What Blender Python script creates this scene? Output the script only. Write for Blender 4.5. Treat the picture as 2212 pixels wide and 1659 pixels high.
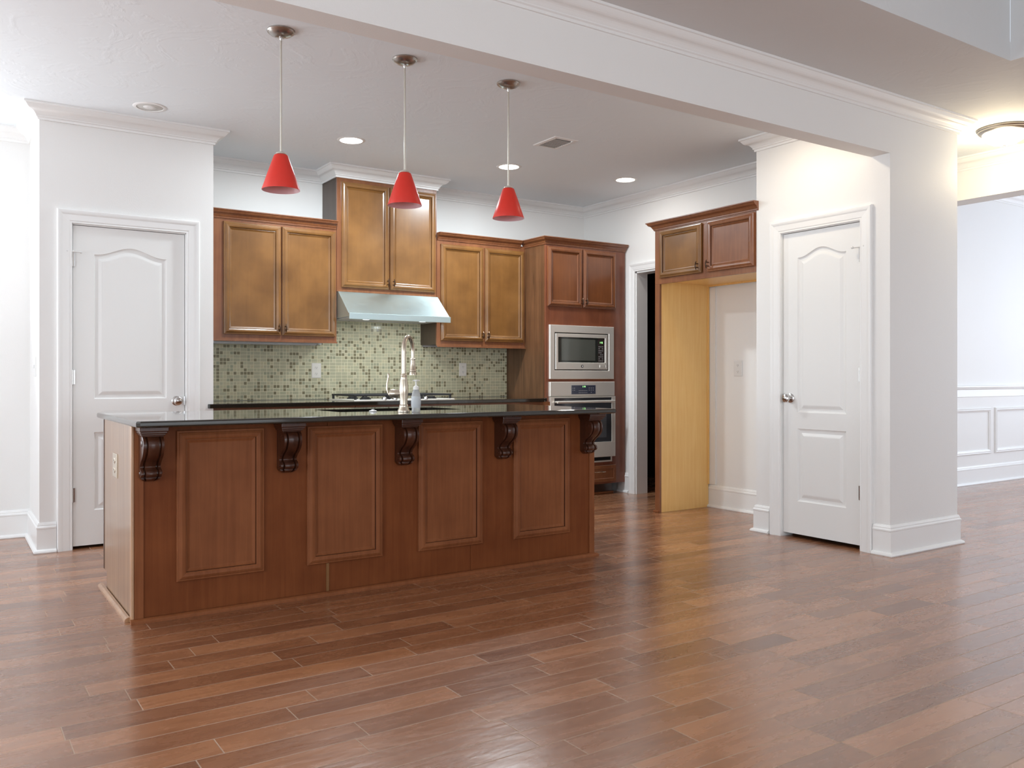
import bpy, bmesh, math, random
from mathutils import Vector, Matrix
random.seed(4)
for o in list(bpy.data.objects): bpy.data.objects.remove(o)
SC = bpy.context.scene
COL = SC.collection
PI = math.pi

# ------------------------------------------------------------------ camera
cam_d = bpy.data.cameras.new('camera')
cam = bpy.data.objects.new('camera', cam_d); COL.objects.link(cam)
cam.location = (0, 0, 1.085)
cam.rotation_euler = (PI/2, 0, -0.5885)
cam_d.sensor_width = 36; cam_d.lens = 36*1849/2212
cam_d.shift_y = -15.3/2212
cam_d.clip_start = .05; cam_d.clip_end = 100
SC.camera = cam

# ------------------------------------------------------------------ light and exposure
SC.view_settings.view_transform = 'Standard'
SC.view_settings.look = 'None'
SC.view_settings.gamma = 1
SC.view_settings.use_curve_mapping = False
SC.view_settings.exposure = 0.05
W = bpy.data.worlds.new('world'); SC.world = W; W.use_nodes = True
W.node_tree.nodes['Background'].inputs[0].default_value = (.75, .86, 1, 1)
W.node_tree.nodes['Background'].inputs[1].default_value = 1.5

def area(name, loc, rot, sx, sy, power, color=(1, 1, 1)):
    l = bpy.data.lights.new(name, 'AREA'); l.shape = 'RECTANGLE'
    l.size = sx; l.size_y = sy; l.energy = power; l.color = color
    o = bpy.data.objects.new(name, l); COL.objects.link(o)
    o.location = loc; o.rotation_euler = rot
    return o
# daylight coming in through the windows (each lamp fills its own window opening; the first is an added ceiling fill)
UP = math.radians(24)     # daylight also comes up off the bright ground outside
area('ceiling_fill_breakfast', (-1.9, 6.72, 1.45), (-PI/2-math.radians(38), 0, 0), 2.8, 2.1, 112, (.94, .97, 1))  # unseen window lamp added to brighten the kitchen ceiling
area('daylight_breakfast', (-3.96, 4.9, 1.45), (0, -PI/2-math.radians(48), 0), 2.1, 3.0, 46, (.94, .97, .99))
area('daylight_living_left', (-3.96, 0.3, 1.45), (0, -PI/2-UP, 0), 2.1, 4.0, 105, (.90, .96, 1))
area('daylight_living_rear', (1.0, -4.46, 1.5), (PI/2+math.radians(24), 0, 0), 6.0, 2.2, 104, (.92, .965, 1))
area('daylight_dining_east', (11.46, 2.6, 1.6), (0, PI/2+UP, 0), 2.2, 2.6, 47, (.80, .88, 1))
area('daylight_dining_south', (9.2, -0.96, 1.6), (PI/2+UP, 0, 0), 3.0, 2.2, 70, (.80, .88, 1))

# ------------------------------------------------------------------ materials
def nt(name):
    m = bpy.data.materials.new(name); m.use_nodes = True
    n = m.node_tree
    return m, n, n.nodes['Principled BSDF']
def N(n, t, **k):
    x = n.nodes.new(t)
    for a, b in k.items(): setattr(x, a, b)
    return x
def lk(n, a, b): n.links.new(a, b)
def math_n(n, op, a, b=None, c=None):
    x = N(n, 'ShaderNodeMath', operation=op)
    for i, v in enumerate((a, b, c)):
        if v is None: continue
        if isinstance(v, (int, float)): x.inputs[i].default_value = v
        else: lk(n, v, x.inputs[i])
    return x.outputs[0]
def plain(name, col, rough=.5, metal=0, coat=0, spec=.5, bump=None, bstr=.1, emis=None, es=1, aniso=0):
    m, n, p = nt(name)
    p.inputs['Base Color'].default_value = (*col, 1)
    p.inputs['Roughness'].default_value = rough
    p.inputs['Metallic'].default_value = metal
    p.inputs['Coat Weight'].default_value = coat
    p.inputs['Coat Roughness'].default_value = .1
    p.inputs['Specular IOR Level'].default_value = spec
    if aniso: p.inputs['Anisotropic'].default_value = aniso
    tc = N(n, 'ShaderNodeTexCoord'); no = N(n, 'ShaderNodeTexNoise')
    no.inputs['Scale'].default_value = bump or 30; no.inputs['Detail'].default_value = 4
    lk(n, tc.outputs['Object'], no.inputs['Vector'])
    # a little procedural variation in the gloss
    mr = N(n, 'ShaderNodeMapRange'); mr.inputs['To Min'].default_value = max(rough*.9, 0.01); mr.inputs['To Max'].default_value = min(rough*1.1, 1)
    lk(n, no.outputs[0], mr.inputs[0]); lk(n, mr.outputs[0], p.inputs['Roughness'])
    if bump:
        b = N(n, 'ShaderNodeBump'); b.inputs['Strength'].default_value = bstr; b.inputs['Distance'].default_value = .01
        lk(n, no.outputs[0], b.inputs['Height']); lk(n, b.outputs[0], p.inputs['Normal'])
    if emis:
        p.inputs['Emission Color'].default_value = (*emis, 1); p.inputs['Emission Strength'].default_value = es
    return m
def wood(name, c1, c2, rough=.32, coat=.35, scale=(3, 3, 1.0), blotch=.5, spec=.5):
    m, n, p = nt(name)
    tc = N(n, 'ShaderNodeTexCoord'); mp = N(n, 'ShaderNodeMapping'); mp.inputs['Scale'].default_value = (scale[0]*9, scale[1]*9, scale[2]*1.1)
    lk(n, tc.outputs['Object'], mp.inputs[0])
    a = N(n, 'ShaderNodeTexNoise'); a.inputs['Scale'].default_value = 1.6; a.inputs['Detail'].default_value = 7; a.inputs['Roughness'].default_value = .6; a.inputs['Distortion'].default_value = .6
    lk(n, mp.outputs[0], a.inputs['Vector'])
    b = N(n, 'ShaderNodeTexNoise'); b.inputs['Scale'].default_value = 4.5; b.inputs['Detail'].default_value = 3
    lk(n, tc.outputs['Object'], b.inputs['Vector'])
    f = math_n(n, 'ADD', math_n(n, 'MULTIPLY', a.outputs[0], 1-blotch), math_n(n, 'MULTIPLY', b.outputs[0], blotch))
    cr = N(n, 'ShaderNodeValToRGB'); e = cr.color_ramp.elements
    e[0].position = .36; e[0].color = (*c1, 1); e[1].position = .64; e[1].color = (*c2, 1)
    lk(n, f, cr.inputs[0]); lk(n, cr.outputs[0], p.inputs['Base Color'])
    p.inputs['Roughness'].default_value = rough; p.inputs['Coat Weight'].default_value = coat; p.inputs['Coat Roughness'].default_value = .16
    p.inputs['Specular IOR Level'].default_value = spec
    bu = N(n, 'ShaderNodeBump'); bu.inputs['Strength'].default_value = .04; bu.inputs['Distance'].default_value = .004
    lk(n, a.outputs[0], bu.inputs['Height']); lk(n, bu.outputs[0], p.inputs['Normal'])
    return m

M = {}
M['wall'] = plain('wall_paint', (.875, .868, .852), .55, bump=160, bstr=.05)
M['trim'] = plain('trim_paint', (.90, .90, .89), .3)
M['door'] = plain('door_paint', (.87, .87, .855), .35)
M['dark'] = plain('unlit_room_darkness', (.035, .025, .018), .7)  # the room's darkness is put into its wall colour
M['wood'] = wood('stained_maple', (.170, .072, .018), (.258, .116, .031), blotch=.75, scale=(1.6, 1.6, 1))  # yellowish window reflections are put into this copy of the cabinet stain
M['wood_red'] = wood('stained_maple_red', (.180, .060, .024), (.270, .105, .042))
M['wood_isl'] = wood('stained_maple_dimmed', (.155, .043, .013), (.215, .066, .021), rough=.5, coat=.0, spec=.12)  # same stain as the uppers, the island's dimmer light put into its colour
M['wood_islf'] = wood('stained_maple_highlit', (.190, .062, .023), (.270, .096, .037), rough=.48, coat=.0, spec=.15)  # same stain, lightened to carry the pinkish highlights on the frames
M['side'] = wood('dark_brown_cabinet_side', (.050, .028, .016), (.078, .046, .027), rough=.4, coat=.15)  # cabinet sides, darker brown than the doors
M['wood_edge'] = wood('light_cherry_edge', (.33, .17, .085), (.48, .27, .14), rough=.3, coat=.5)
M['wood_corbel'] = wood('dark_carved_cherry', (.042, .013, .007), (.080, .026, .012), rough=.3, coat=.22, spec=.35)
M['glaze'] = plain('dark_glaze_in_groove', (.045, .016, .008), .8, spec=.1)
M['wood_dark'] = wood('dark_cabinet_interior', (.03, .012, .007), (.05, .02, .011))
M['tan'] = wood('natural_maple_veneer', (.88, .53, .18), (.95, .63, .24), rough=.42, coat=.15, blotch=.25)
M['steel'] = plain('brushed_stainless', (.90, .85, .77), .30, .55, bump=None, aniso=.5)
M['steel_hood'] = plain('brushed_stainless_hood', (.74, .94, .98), .34, 1, aniso=.5)
M['nickel'] = plain('brushed_nickel', (.66, .58, .47), .24, .9)
M['nickel_pend'] = plain('satin_nickel', (.48, .45, .42), .3, 1)
M['stem'] = plain('pale_nickel_stem', (.66, .63, .56), .4, .6)
M['chrome'] = plain('satin_chrome', (.62, .61, .60), .2, 1)
M['bronze'] = plain('dark_bronze', (.11, .07, .05), .3, .9)
M['black'] = plain('black_enamel', (.012, .012, .013), .3)
M['iron'] = plain('cast_iron', (.02, .02, .022), .5)
M['glassblk'] = plain('black_glass', (.03, .034, .03), .06, coat=1)
M['mwin'] = plain('microwave_window', (.10, .105, .09), .08, coat=1)
M['ovenglass'] = plain('oven_glass', (.045, .048, .055), .08, coat=1)
M['panelblue'] = plain('control_glass', (.055, .06, .09), .12, coat=.8)
M['print'] = plain('printed_grey', (.35, .35, .36), .5)
M['green'] = plain('green_digits', (.2, .8, .2), .4, emis=(.45, 1, .35), es=2.0)
M['plate'] = plain('outlet_plastic', (.88, .84, .77), .35)
M['plate_white'] = plain('white_plastic', (.80, .80, .79), .35)
M['slot'] = plain('slot_shadow', (.05, .045, .04), .6)
M['grille'] = plain('vent_grille', (.50, .50, .49), .5)
M['soapw'] = plain('white_pump', (.85, .84, .80), .3)
M['label'] = plain('soap_label', (.62, .66, .68), .4, bump=60, bstr=.1)
M['lampoff'] = plain('unlit_lamp_reflector', (.62, .61, .58), .4)

def glass_like(name, col, alpha_mix=.55):
    m, n, p = nt(name)
    p.inputs['Base Color'].default_value = (*col, 1); p.inputs['Roughness'].default_value = .12
    p.inputs['Transmission Weight'].default_value = alpha_mix; p.inputs['IOR'].default_value = 1.35
    no = N(n, 'ShaderNodeTexNoise'); no.inputs['Scale'].default_value = 40
    mr = N(n, 'ShaderNodeMapRange'); mr.inputs['To Min'].default_value = .08; mr.inputs['To Max'].default_value = .2
    lk(n, no.outputs[0], mr.inputs[0]); lk(n, mr.outputs[0], p.inputs['Roughness'])
    return m
M['bottle'] = glass_like('clear_soap_bottle', (.86, .88, .88))

def lampmat(name, col, s):
    m, n, p = nt(name)
    p.inputs['Base Color'].default_value = (.9, .9, .9, 1)
    p.inputs['Emission Color'].default_value = (*col, 1)
    no = N(n, 'ShaderNodeTexNoise'); mr = N(n, 'ShaderNodeMapRange'); mr.inputs['To Min'].default_value = s*.97; mr.inputs['To Max'].default_value = s*1.03
    lk(n, no.outputs[0], mr.inputs[0]); lk(n, mr.outputs[0], p.inputs['Emission Strength'])
    return m
M['lamp_w'] = lampmat('lit_lamp_white', (1, .98, .95), 14)
M['lamp_warm'] = lampmat('lit_lamp_warm', (1, .90, .78), 12)
M['lamp_dome'] = lampmat('lit_glass_dome', (1, .90, .70), 5)

def shade_mat(name, col, trans):
    m, n, p = nt(name)
    p.inputs['Roughness'].default_value = .35
    no = N(n, 'ShaderNodeTexNoise'); no.inputs['Scale'].default_value = 6
    mx = N(n, 'ShaderNodeMix', data_type='RGBA')
    mx.inputs['A'].default_value = (*col, 1); mx.inputs['B'].default_value = (*[c*.93 for c in col], 1)
    lk(n, no.outputs[0], mx.inputs['Factor']); lk(n, mx.outputs['Result'], p.inputs['Base Color'])
    tr = N(n, 'ShaderNodeBsdfTranslucent'); tr.inputs[0].default_value = (*col, 1)
    ms = N(n, 'ShaderNodeMixShader'); ms.inputs[0].default_value = trans
    lk(n, p.outputs[0], ms.inputs[1]); lk(n, tr.outputs[0], ms.inputs[2])
    lk(n, ms.outputs[0], n.nodes['Material Output'].inputs['Surface'])
    return m
M['red'] = shade_mat('red_glass_shade', (.92, .055, .035), .25)
M['redin'] = shade_mat('white_shade_lining', (.80, .55, .58), .2)

def ceiling_mat(name, col):
    m, n, p = nt(name)
    p.inputs['Base Color'].default_value = (*col, 1); p.inputs['Roughness'].default_value = .75
    tc = N(n, 'ShaderNodeTexCoord')
    no = N(n, 'ShaderNodeTexNoise'); no.inputs['Scale'].default_value = 2.2; no.inputs['Detail'].default_value = 3; no.inputs['Distortion'].default_value = 4.5
    lk(n, tc.outputs['Object'], no.inputs['Vector'])
    wv = N(n, 'ShaderNodeTexNoise'); wv.inputs['Scale'].default_value = 14; wv.inputs['Distortion'].default_value = 2.5; wv.inputs['Detail'].default_value = 2
    lk(n, tc.outputs['Object'], wv.inputs['Vector'])
    r = N(n, 'ShaderNodeValToRGB'); r.color_ramp.elements[0].position = .52; r.color_ramp.elements[1].position = .66
    lk(n, no.outputs[0], r.inputs[0])
    h = math_n(n, 'MULTIPLY', r.outputs[0], wv.outputs[0])
    b = N(n, 'ShaderNodeBump'); b.inputs['Strength'].default_value = .13; b.inputs['Distance'].default_value = .012
    lk(n, h, b.inputs['Height']); lk(n, b.outputs[0], p.inputs['Normal'])
    return m
M['ceil'] = ceiling_mat('kitchen_ceiling_paint', (.88, .93, .965))  # bluish tint offsets the pink floor bounce in the colour itself
M['ceil_liv'] = ceiling_mat('dimmed_ceiling_paint', (.72, .73, .735))  # weaker light on the living room ceiling is put into a greyer colour

def floor_mat():
    m, n, p = nt('hand_scraped_hardwood')
    tc = N(n, 'ShaderNodeTexCoord'); sx = N(n, 'ShaderNodeSeparateXYZ'); lk(n, tc.outputs['Object'], sx.inputs[0])
    X, Y = sx.outputs[0], sx.outputs[1]
    Wd = .1175
    v = math_n(n, 'DIVIDE', math_n(n, 'SUBTRACT', Y, 2.63), Wd)
    row = math_n(n, 'FLOOR', v); fv = math_n(n, 'SUBTRACT', v, row)
    wn = N(n, 'ShaderNodeTexWhiteNoise', noise_dimensions='1D'); lk(n, row, wn.inputs['W'])
    L = math_n(n, 'ADD', 1.05, math_n(n, 'MULTIPLY', wn.outputs[0], .7))
    wn2 = N(n, 'ShaderNodeTexWhiteNoise', noise_dimensions='1D'); lk(n, math_n(n, 'ADD', row, 37.3), wn2.inputs['W'])
    u = math_n(n, 'DIVIDE', math_n(n, 'ADD', X, math_n(n, 'MULTIPLY', wn2.outputs[0], 9)), L)
    cu = math_n(n, 'FLOOR', u); fu = math_n(n, 'SUBTRACT', u, cu)
    # every plank is cut a second time at a random place, so lengths differ
    cb0 = N(n, 'ShaderNodeCombineXYZ'); lk(n, row, cb0.inputs[0]); lk(n, cu, cb0.inputs[1]); cb0.inputs[2].default_value = 5
    wn3 = N(n, 'ShaderNodeTexWhiteNoise', noise_dimensions='3D'); lk(n, cb0.outputs[0], wn3.inputs['Vector'])
    cut = math_n(n, 'ADD', .3, math_n(n, 'MULTIPLY', wn3.outputs[0], .4))
    half = math_n(n, 'GREATER_THAN', fu, cut)
    cb = N(n, 'ShaderNodeCombineXYZ'); lk(n, row, cb.inputs[0]); lk(n, cu, cb.inputs[1]); lk(n, half, cb.inputs[2])
    idn = N(n, 'ShaderNodeTexWhiteNoise', noise_dimensions='3D'); lk(n, cb.outputs[0], idn.inputs['Vector'])
    # distance to the seams in metres
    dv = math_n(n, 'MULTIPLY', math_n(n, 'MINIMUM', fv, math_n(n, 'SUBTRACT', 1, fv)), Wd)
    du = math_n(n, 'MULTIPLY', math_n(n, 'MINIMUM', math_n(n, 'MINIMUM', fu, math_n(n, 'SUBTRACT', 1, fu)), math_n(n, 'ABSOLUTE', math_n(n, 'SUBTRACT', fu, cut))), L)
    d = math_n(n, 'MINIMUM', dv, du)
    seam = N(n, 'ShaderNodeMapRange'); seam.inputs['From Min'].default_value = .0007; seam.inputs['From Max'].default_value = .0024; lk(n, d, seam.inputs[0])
    # grain
    mp = N(n, 'ShaderNodeMapping'); mp.inputs['Scale'].default_value = (1.4, 6, 1)
    off = N(n, 'ShaderNodeVectorMath', operation='MULTIPLY_ADD'); off.inputs[1].default_value = (7, 7, 0)
    lk(n, idn.outputs['Color'], off.inputs[0]); lk(n, tc.outputs['Object'], off.inputs[2]); lk(n, off.outputs[0], mp.inputs[0])
    g = N(n, 'ShaderNodeTexNoise'); g.inputs['Scale'].default_value = 1.9; g.inputs['Detail'].default_value = 8; g.inputs['Roughness'].default_value = .62; g.inputs['Distortion'].default_value = 1.1
    lk(n, mp.outputs[0], g.inputs['Vector'])
    cr = N(n, 'ShaderNodeValToRGB'); e = cr.color_ramp.elements
    e[0].position = .0; e[0].color = (.150, .058, .030, 1); e[1].position = 1; e[1].color = (.50, .225, .105, 1)
    k = cr.color_ramp.elements.new(.5); k.color = (.300, .126, .058, 1)
    f = math_n(n, 'ADD', math_n(n, 'MULTIPLY', idn.outputs[0], .52), math_n(n, 'MULTIPLY', math_n(n, 'SUBTRACT', g.outputs[0], .22), .84))
    lk(n, f, cr.inputs[0])
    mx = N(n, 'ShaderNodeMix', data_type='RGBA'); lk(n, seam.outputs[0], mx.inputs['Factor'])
    mx.inputs['A'].default_value = (.42, .29, .20, 1); lk(n, cr.outputs[0], mx.inputs['B'])  # bevel glints along the seams painted as a lighter brown
    lk(n, mx.outputs['Result'], p.inputs['Base Color'])
    # scraped surface
    mp2 = N(n, 'ShaderNodeMapping'); mp2.inputs['Scale'].default_value = (3.0, 7, 1); lk(n, off.outputs[0], mp2.inputs[0])
    s = N(n, 'ShaderNodeTexNoise'); s.inputs['Scale'].default_value = 2.6; s.inputs['Detail'].default_value = 3; s.inputs['Distortion'].default_value = .5
    lk(n, mp2.outputs[0], s.inputs['Vector'])
    h = math_n(n, 'ADD', math_n(n, 'MULTIPLY', s.outputs[0], .85), math_n(n, 'MULTIPLY', seam.outputs[0], .35))
    h = math_n(n, 'ADD', h, math_n(n, 'MULTIPLY', g.outputs[0], .12))
    b = N(n, 'ShaderNodeBump'); b.inputs['Strength'].default_value = .35; b.inputs['Distance'].default_value = .0045
    lk(n, h, b.inputs['Height']); lk(n, b.outputs[0], p.inputs['Normal'])
    rr = N(n, 'ShaderNodeMapRange'); rr.inputs['To Min'].default_value = .20; rr.inputs['To Max'].default_value = .34
    lk(n, g.outputs[0], rr.inputs[0]); lk(n, math_n(n, 'ADD', rr.outputs[0], math_n(n, 'MULTIPLY', math_n(n, 'SUBTRACT', 1, seam.outputs[0]), .3)), p.inputs['Roughness'])
    lk(n, math_n(n, 'MULTIPLY', seam.outputs[0], .45), p.inputs['Coat Weight'])
    p.inputs['Specular IOR Level'].default_value = .75
    p.inputs['Coat Weight'].default_value = .45; p.inputs['Coat Roughness'].default_value = .2
    return m
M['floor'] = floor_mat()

def tile_mat():
    m, n, p = nt('glass_mosaic_tile')
    tc = N(n, 'ShaderNodeTexCoord'); sx = N(n, 'ShaderNodeSeparateXYZ'); lk(n, tc.outputs['Object'], sx.inputs[0])
    P = .0262
    u = math_n(n, 'DIVIDE', sx.outputs[0], P); v = math_n(n, 'DIVIDE', sx.outputs[2], P)
    cu = math_n(n, 'FLOOR', u); cv = math_n(n, 'FLOOR', v)
    fu = math_n(n, 'SUBTRACT', u, cu); fv = math_n(n, 'SUBTRACT', v, cv)
    # some tiles run over two cells sideways
    pu = math_n(n, 'FLOOR', math_n(n, 'DIVIDE', u, 2))
    c1 = N(n, 'ShaderNodeCombineXYZ'); lk(n, pu, c1.inputs[0]); lk(n, cv, c1.inputs[1]); c1.inputs[2].default_value = 9
    w1 = N(n, 'ShaderNodeTexWhiteNoise', noise_dimensions='3D'); lk(n, c1.outputs[0], w1.inputs['Vector'])
    wide = math_n(n, 'GREATER_THAN', w1.outputs[0], .66)
    c2 = N(n, 'ShaderNodeCombineXYZ'); lk(n, cu, c2.inputs[0]); lk(n, cv, c2.inputs[1])
    w2 = N(n, 'ShaderNodeTexWhiteNoise', noise_dimensions='3D'); lk(n, c2.outputs[0], w2.inputs['Vector'])
    idv = N(n, 'ShaderNodeMix', data_type='FLOAT'); lk(n, wide, idv.inputs['Factor']); lk(n, w2.outputs[0], idv.inputs['A']); idv.inputs['B'].default_value = .45
    eu = math_n(n, 'MINIMUM', fu, math_n(n, 'SUBTRACT', 1, fu))
    par = math_n(n, 'SUBTRACT', cu, math_n(n, 'MULTIPLY', pu, 2))          # 0 or 1: left or right half of a pair
    inner = math_n(n, 'ABSOLUTE', math_n(n, 'SUBTRACT', fu, math_n(n, 'SUBTRACT', 1, par)))  # distance to the shared edge
    outer = math_n(n, 'SUBTRACT', 1, inner)
    eu2 = N(n, 'ShaderNodeMix', data_type='FLOAT'); lk(n, wide, eu2.inputs['Factor']); lk(n, eu, eu2.inputs['A']); lk(n, outer, eu2.inputs['B'])
    ev = math_n(n, 'MINIMUM', fv, math_n(n, 'SUBTRACT', 1, fv))
    e_ = math_n(n, 'MINIMUM', eu2.outputs['Result'], ev)
    grout = N(n, 'ShaderNodeMapRange'); grout.inputs['From Min'].default_value = .045; grout.inputs['From Max'].default_value = .09; lk(n, e_, grout.inputs[0])
    cr = N(n, 'ShaderNodeValToRGB'); cr.color_ramp.interpolation = 'CONSTANT'; el = cr.color_ramp.elements
    el[0].position = 0; el[0].color = (.62, .57, .37, 1)
    el[1].position = .25; el[1].color = (.54, .52, .35, 1)
    for q, c in ((.55, (.66, .61, .42, 1)), (.60, (.255, .225, .13, 1)), (.88, (.40, .40, .27, 1))):
        z = el.new(q); z.color = c
    lk(n, idv.outputs['Result'], cr.inputs[0])
    mx = N(n, 'ShaderNodeMix', data_type='RGBA'); lk(n, grout.outputs[0], mx.inputs['Factor'])
    mx.inputs['A'].default_value = (.85, .80, .58, 1); lk(n, cr.outputs[0], mx.inputs['B'])
    lk(n, mx.outputs['Result'], p.inputs['Base Color'])
    rg = N(n, 'ShaderNodeMapRange'); rg.inputs['To Min'].default_value = .6; rg.inputs['To Max'].default_value = .16; lk(n, grout.outputs[0], rg.inputs[0]); lk(n, rg.outputs[0], p.inputs['Roughness'])
    b = N(n, 'ShaderNodeBump'); b.inputs['Strength'].default_value = .4; b.inputs['Distance'].default_value = .002
    lk(n, grout.outputs[0], b.inputs['Height']); lk(n, b.outputs[0], p.inputs['Normal'])
    return m
M['tile'] = tile_mat()
def granite():
    m, n, p = nt('polished_dark_granite')
    v = N(n, 'ShaderNodeTexVoronoi'); v.inputs['Scale'].default_value = 260
    tc = N(n, 'ShaderNodeTexCoord'); lk(n, tc.outputs['Object'], v.inputs['Vector'])
    cr = N(n, 'ShaderNodeValToRGB'); e = cr.color_ramp.elements
    e[0].color = (.012, .011, .009, 1); e[0].position = .3; e[1].color = (.030, .027, .020, 1); e[1].position = .95
    lk(n, v.outputs['Color'], cr.inputs[0]); lk(n, cr.outputs[0], p.inputs['Base Color'])
    p.inputs['Roughness'].default_value = .07; p.inputs['Specular IOR Level'].default_value = .75
    p.inputs['Coat Weight'].default_value = .5; p.inputs['Coat Roughness'].default_value = .03
    return m
M['granite'] = granite()

# ------------------------------------------------------------------ mesh helpers
class MB:
    def __init__(s): s.v = []; s.f = []; s.mi = []
    def add(s, vs, fs, mi=0):
        k = len(s.v); s.v += [tuple(v) for v in vs]; s.f += [tuple(i+k for i in f) for f in fs]; s.mi += [mi]*len(fs); return s
    def box(s, x0, x1, y0, y1, z0, z1, mi=0):
        vs = [(x, y, z) for x in (x0, x1) for y in (y0, y1) for z in (z0, z1)]
        return s.add(vs, [(0, 1, 3, 2), (4, 6, 7, 5), (0, 4, 5, 1), (2, 3, 7, 6), (0, 2, 6, 4), (1, 5, 7, 3)], mi)
    def fbox(s, fr, u0, u1, v0, v1, d0, d1, mi=0):
        vs = [fr(u, v, d) for u in (u0, u1) for v in (v0, v1) for d in (d0, d1)]
        return s.add(vs, [(0, 1, 3, 2), (4, 6, 7, 5), (0, 4, 5, 1), (2, 3, 7, 6), (0, 2, 6, 4), (1, 5, 7, 3)], mi)
    def loft(s, loops, cap0=True, cap1=True, closed=False, mi=0):
        n = len(loops[0]); vs = [p for l in loops for p in l]; fs = []
        m = len(loops)
        for i in range(m if closed else m-1):
            a, b = i*n, ((i+1) % m)*n
            for j in range(n):
                k = (j+1) % n
                fs.append((a+j, a+k, b+k, b+j))
        if not closed:
            if cap0: fs.append(tuple(range(n)))
            if cap1: fs.append(tuple((m-1)*n+j for j in range(n)))
        return s.add(vs, fs, mi)
    def lathe(s, prof, c=(0, 0, 0), seg=32, axis='z', mi=0, sx=1, sy=1):
        loops = []
        for r, h in prof:
            l = []
            for j in range(seg):
                a = 2*PI*j/seg; x, y = r*math.cos(a)*sx, r*math.sin(a)*sy
                if axis == 'z': q = (x, y, h)
                elif axis == 'y': q = (x, h, y)
                else: q = (h, x, y)
                l.append((q[0]+c[0], q[1]+c[1], q[2]+c[2]))
            loops.append(l)
        return s.loft(loops, mi=mi)
    def tube(s, pts, rad, seg=12, mi=0):
        pts = [Vector(p) for p in pts]; n = len(pts)
        R = rad if isinstance(rad, (list, tuple)) else [rad]*n
        loops = []; up = None
        for i, p in enumerate(pts):
            t = (pts[min(i+1, n-1)]-pts[max(i-1, 0)]).normalized()
            if up is None:
                up = Vector((0, 0, 1)) if abs(t.z) < .9 else Vector((1, 0, 0))
            a = t.cross(up).normalized(); b = a.cross(t).normalized(); up = b
            loops.append([tuple(p+a*R[i]*math.cos(2*PI*j/seg)+b*R[i]*math.sin(2*PI*j/seg)) for j in range(seg)])
        return s.loft(loops, mi=mi)
    def sweep(s, path, prof, fr, side=1, mi=0, closed=False):
        """path in (u,v); prof = closed outline of (offset, depth); offset to the right of travel when side=1"""
        P = [Vector(p) for p in path]; n = len(P); loops = []
        def nrm(a, b):
            d = (b-a).normalized(); return Vector((d.y, -d.x))*side
        for i in range(n):
            if closed: n1 = nrm(P[i-1], P[i]); n2 = nrm(P[i], P[(i+1) % n])
            else:
                n1 = nrm(P[max(i-1, 0)], P[max(i-1, 0)+1]); n2 = nrm(P[min(i, n-2)], P[min(i, n-2)+1])
            mm = (n1+n2); mm = mm/(1+n1.dot(n2)) if (1+n1.dot(n2)) > 1e-6 else n1
            loops.append([fr(P[i].x+mm.x*o, P[i].y+mm.y*o, d) for o, d in prof])
        return s.loft(loops, closed=closed, mi=mi)
    def build(s, name, mats, parent=None, bevel=0, smooth=False, seg=2):
        me = bpy.data.meshes.new(name)
        me.from_pydata(s.v, [], s.f)
        if not isinstance(mats, (list, tuple)): mats = [mats]
        for m in mats: me.materials.append(m)
        for p, i in zip(me.polygons, s.mi): p.material_index = i
        bm = bmesh.new(); bm.from_mesh(me)
        bmesh.ops.recalc_face_normals(bm, faces=bm.faces)
        bm.to_mesh(me); bm.free()
        o = bpy.data.objects.new(name, me); COL.objects.link(o)
        if bevel:
            b = o.modifiers.new('bevel', 'BEVEL'); b.width = bevel; b.segments = seg; b.limit_method = 'ANGLE'; b.angle_limit = math.radians(40)
        if smooth:
            for p in me.polygons: p.use_smooth = True
            me.set_sharp_from_angle(angle=math.radians(38))
        if parent:
            o.parent = parent
            if parent.type == 'EMPTY':
                o.matrix_parent_inverse = Matrix.Translation(-Vector(parent.location))
        return o
FH = lambda u, v, d: (u, v, d)                               # plan view
def FY(Y): return lambda u, v, d: (u, Y-d, v)                # faces towards -Y
def FX(X): return lambda u, v, d: (X-d, u, v)                # faces towards -X
def thing(name, label, cat, loc, group=None):
    o = bpy.data.objects.new(name, None); COL.objects.link(o); o.location = loc
    o.empty_display_size = .1
    return tag(o, label, cat, group)
def tag(o, label, cat, group=None):
    o['label'] = label; o['category'] = cat
    if group: o['group'] = group
    return o
def struct(o, label=None):
    o['kind'] = 'structure'
    if label: o['label'] = label
    return o
def copy_tree(root, delta, label):
    r = root.copy(); COL.objects.link(r); r.location = Vector(root.location)+Vector(delta); r['label'] = label
    for ch in list(root.children):
        c = ch.copy(); COL.objects.link(c); c.parent = r; c.matrix_parent_inverse = ch.matrix_parent_inverse.copy()
        for g in ch.children:
            d = g.copy(); COL.objects.link(d); d.parent = c; d.matrix_parent_inverse = g.matrix_parent_inverse.copy()
    return r

def rings(mb, fr, u0, u1, v0, v1, prof, mi=0):
    loops = [[fr(u0+i, v0+i, d), fr(u1-i, v0+i, d), fr(u1-i, v1-i, d), fr(u0+i, v1-i, d)] for i, d in prof]
    return mb.loft(loops, mi=mi)

# ================================================================== SETTING
ZC = 2.762
mb = MB(); mb.box(-4, 12, -5, 8, -.08, 0)
struct(mb.build('floor', M['floor']), 'dark brown hand-scraped hardwood plank floor')

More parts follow.
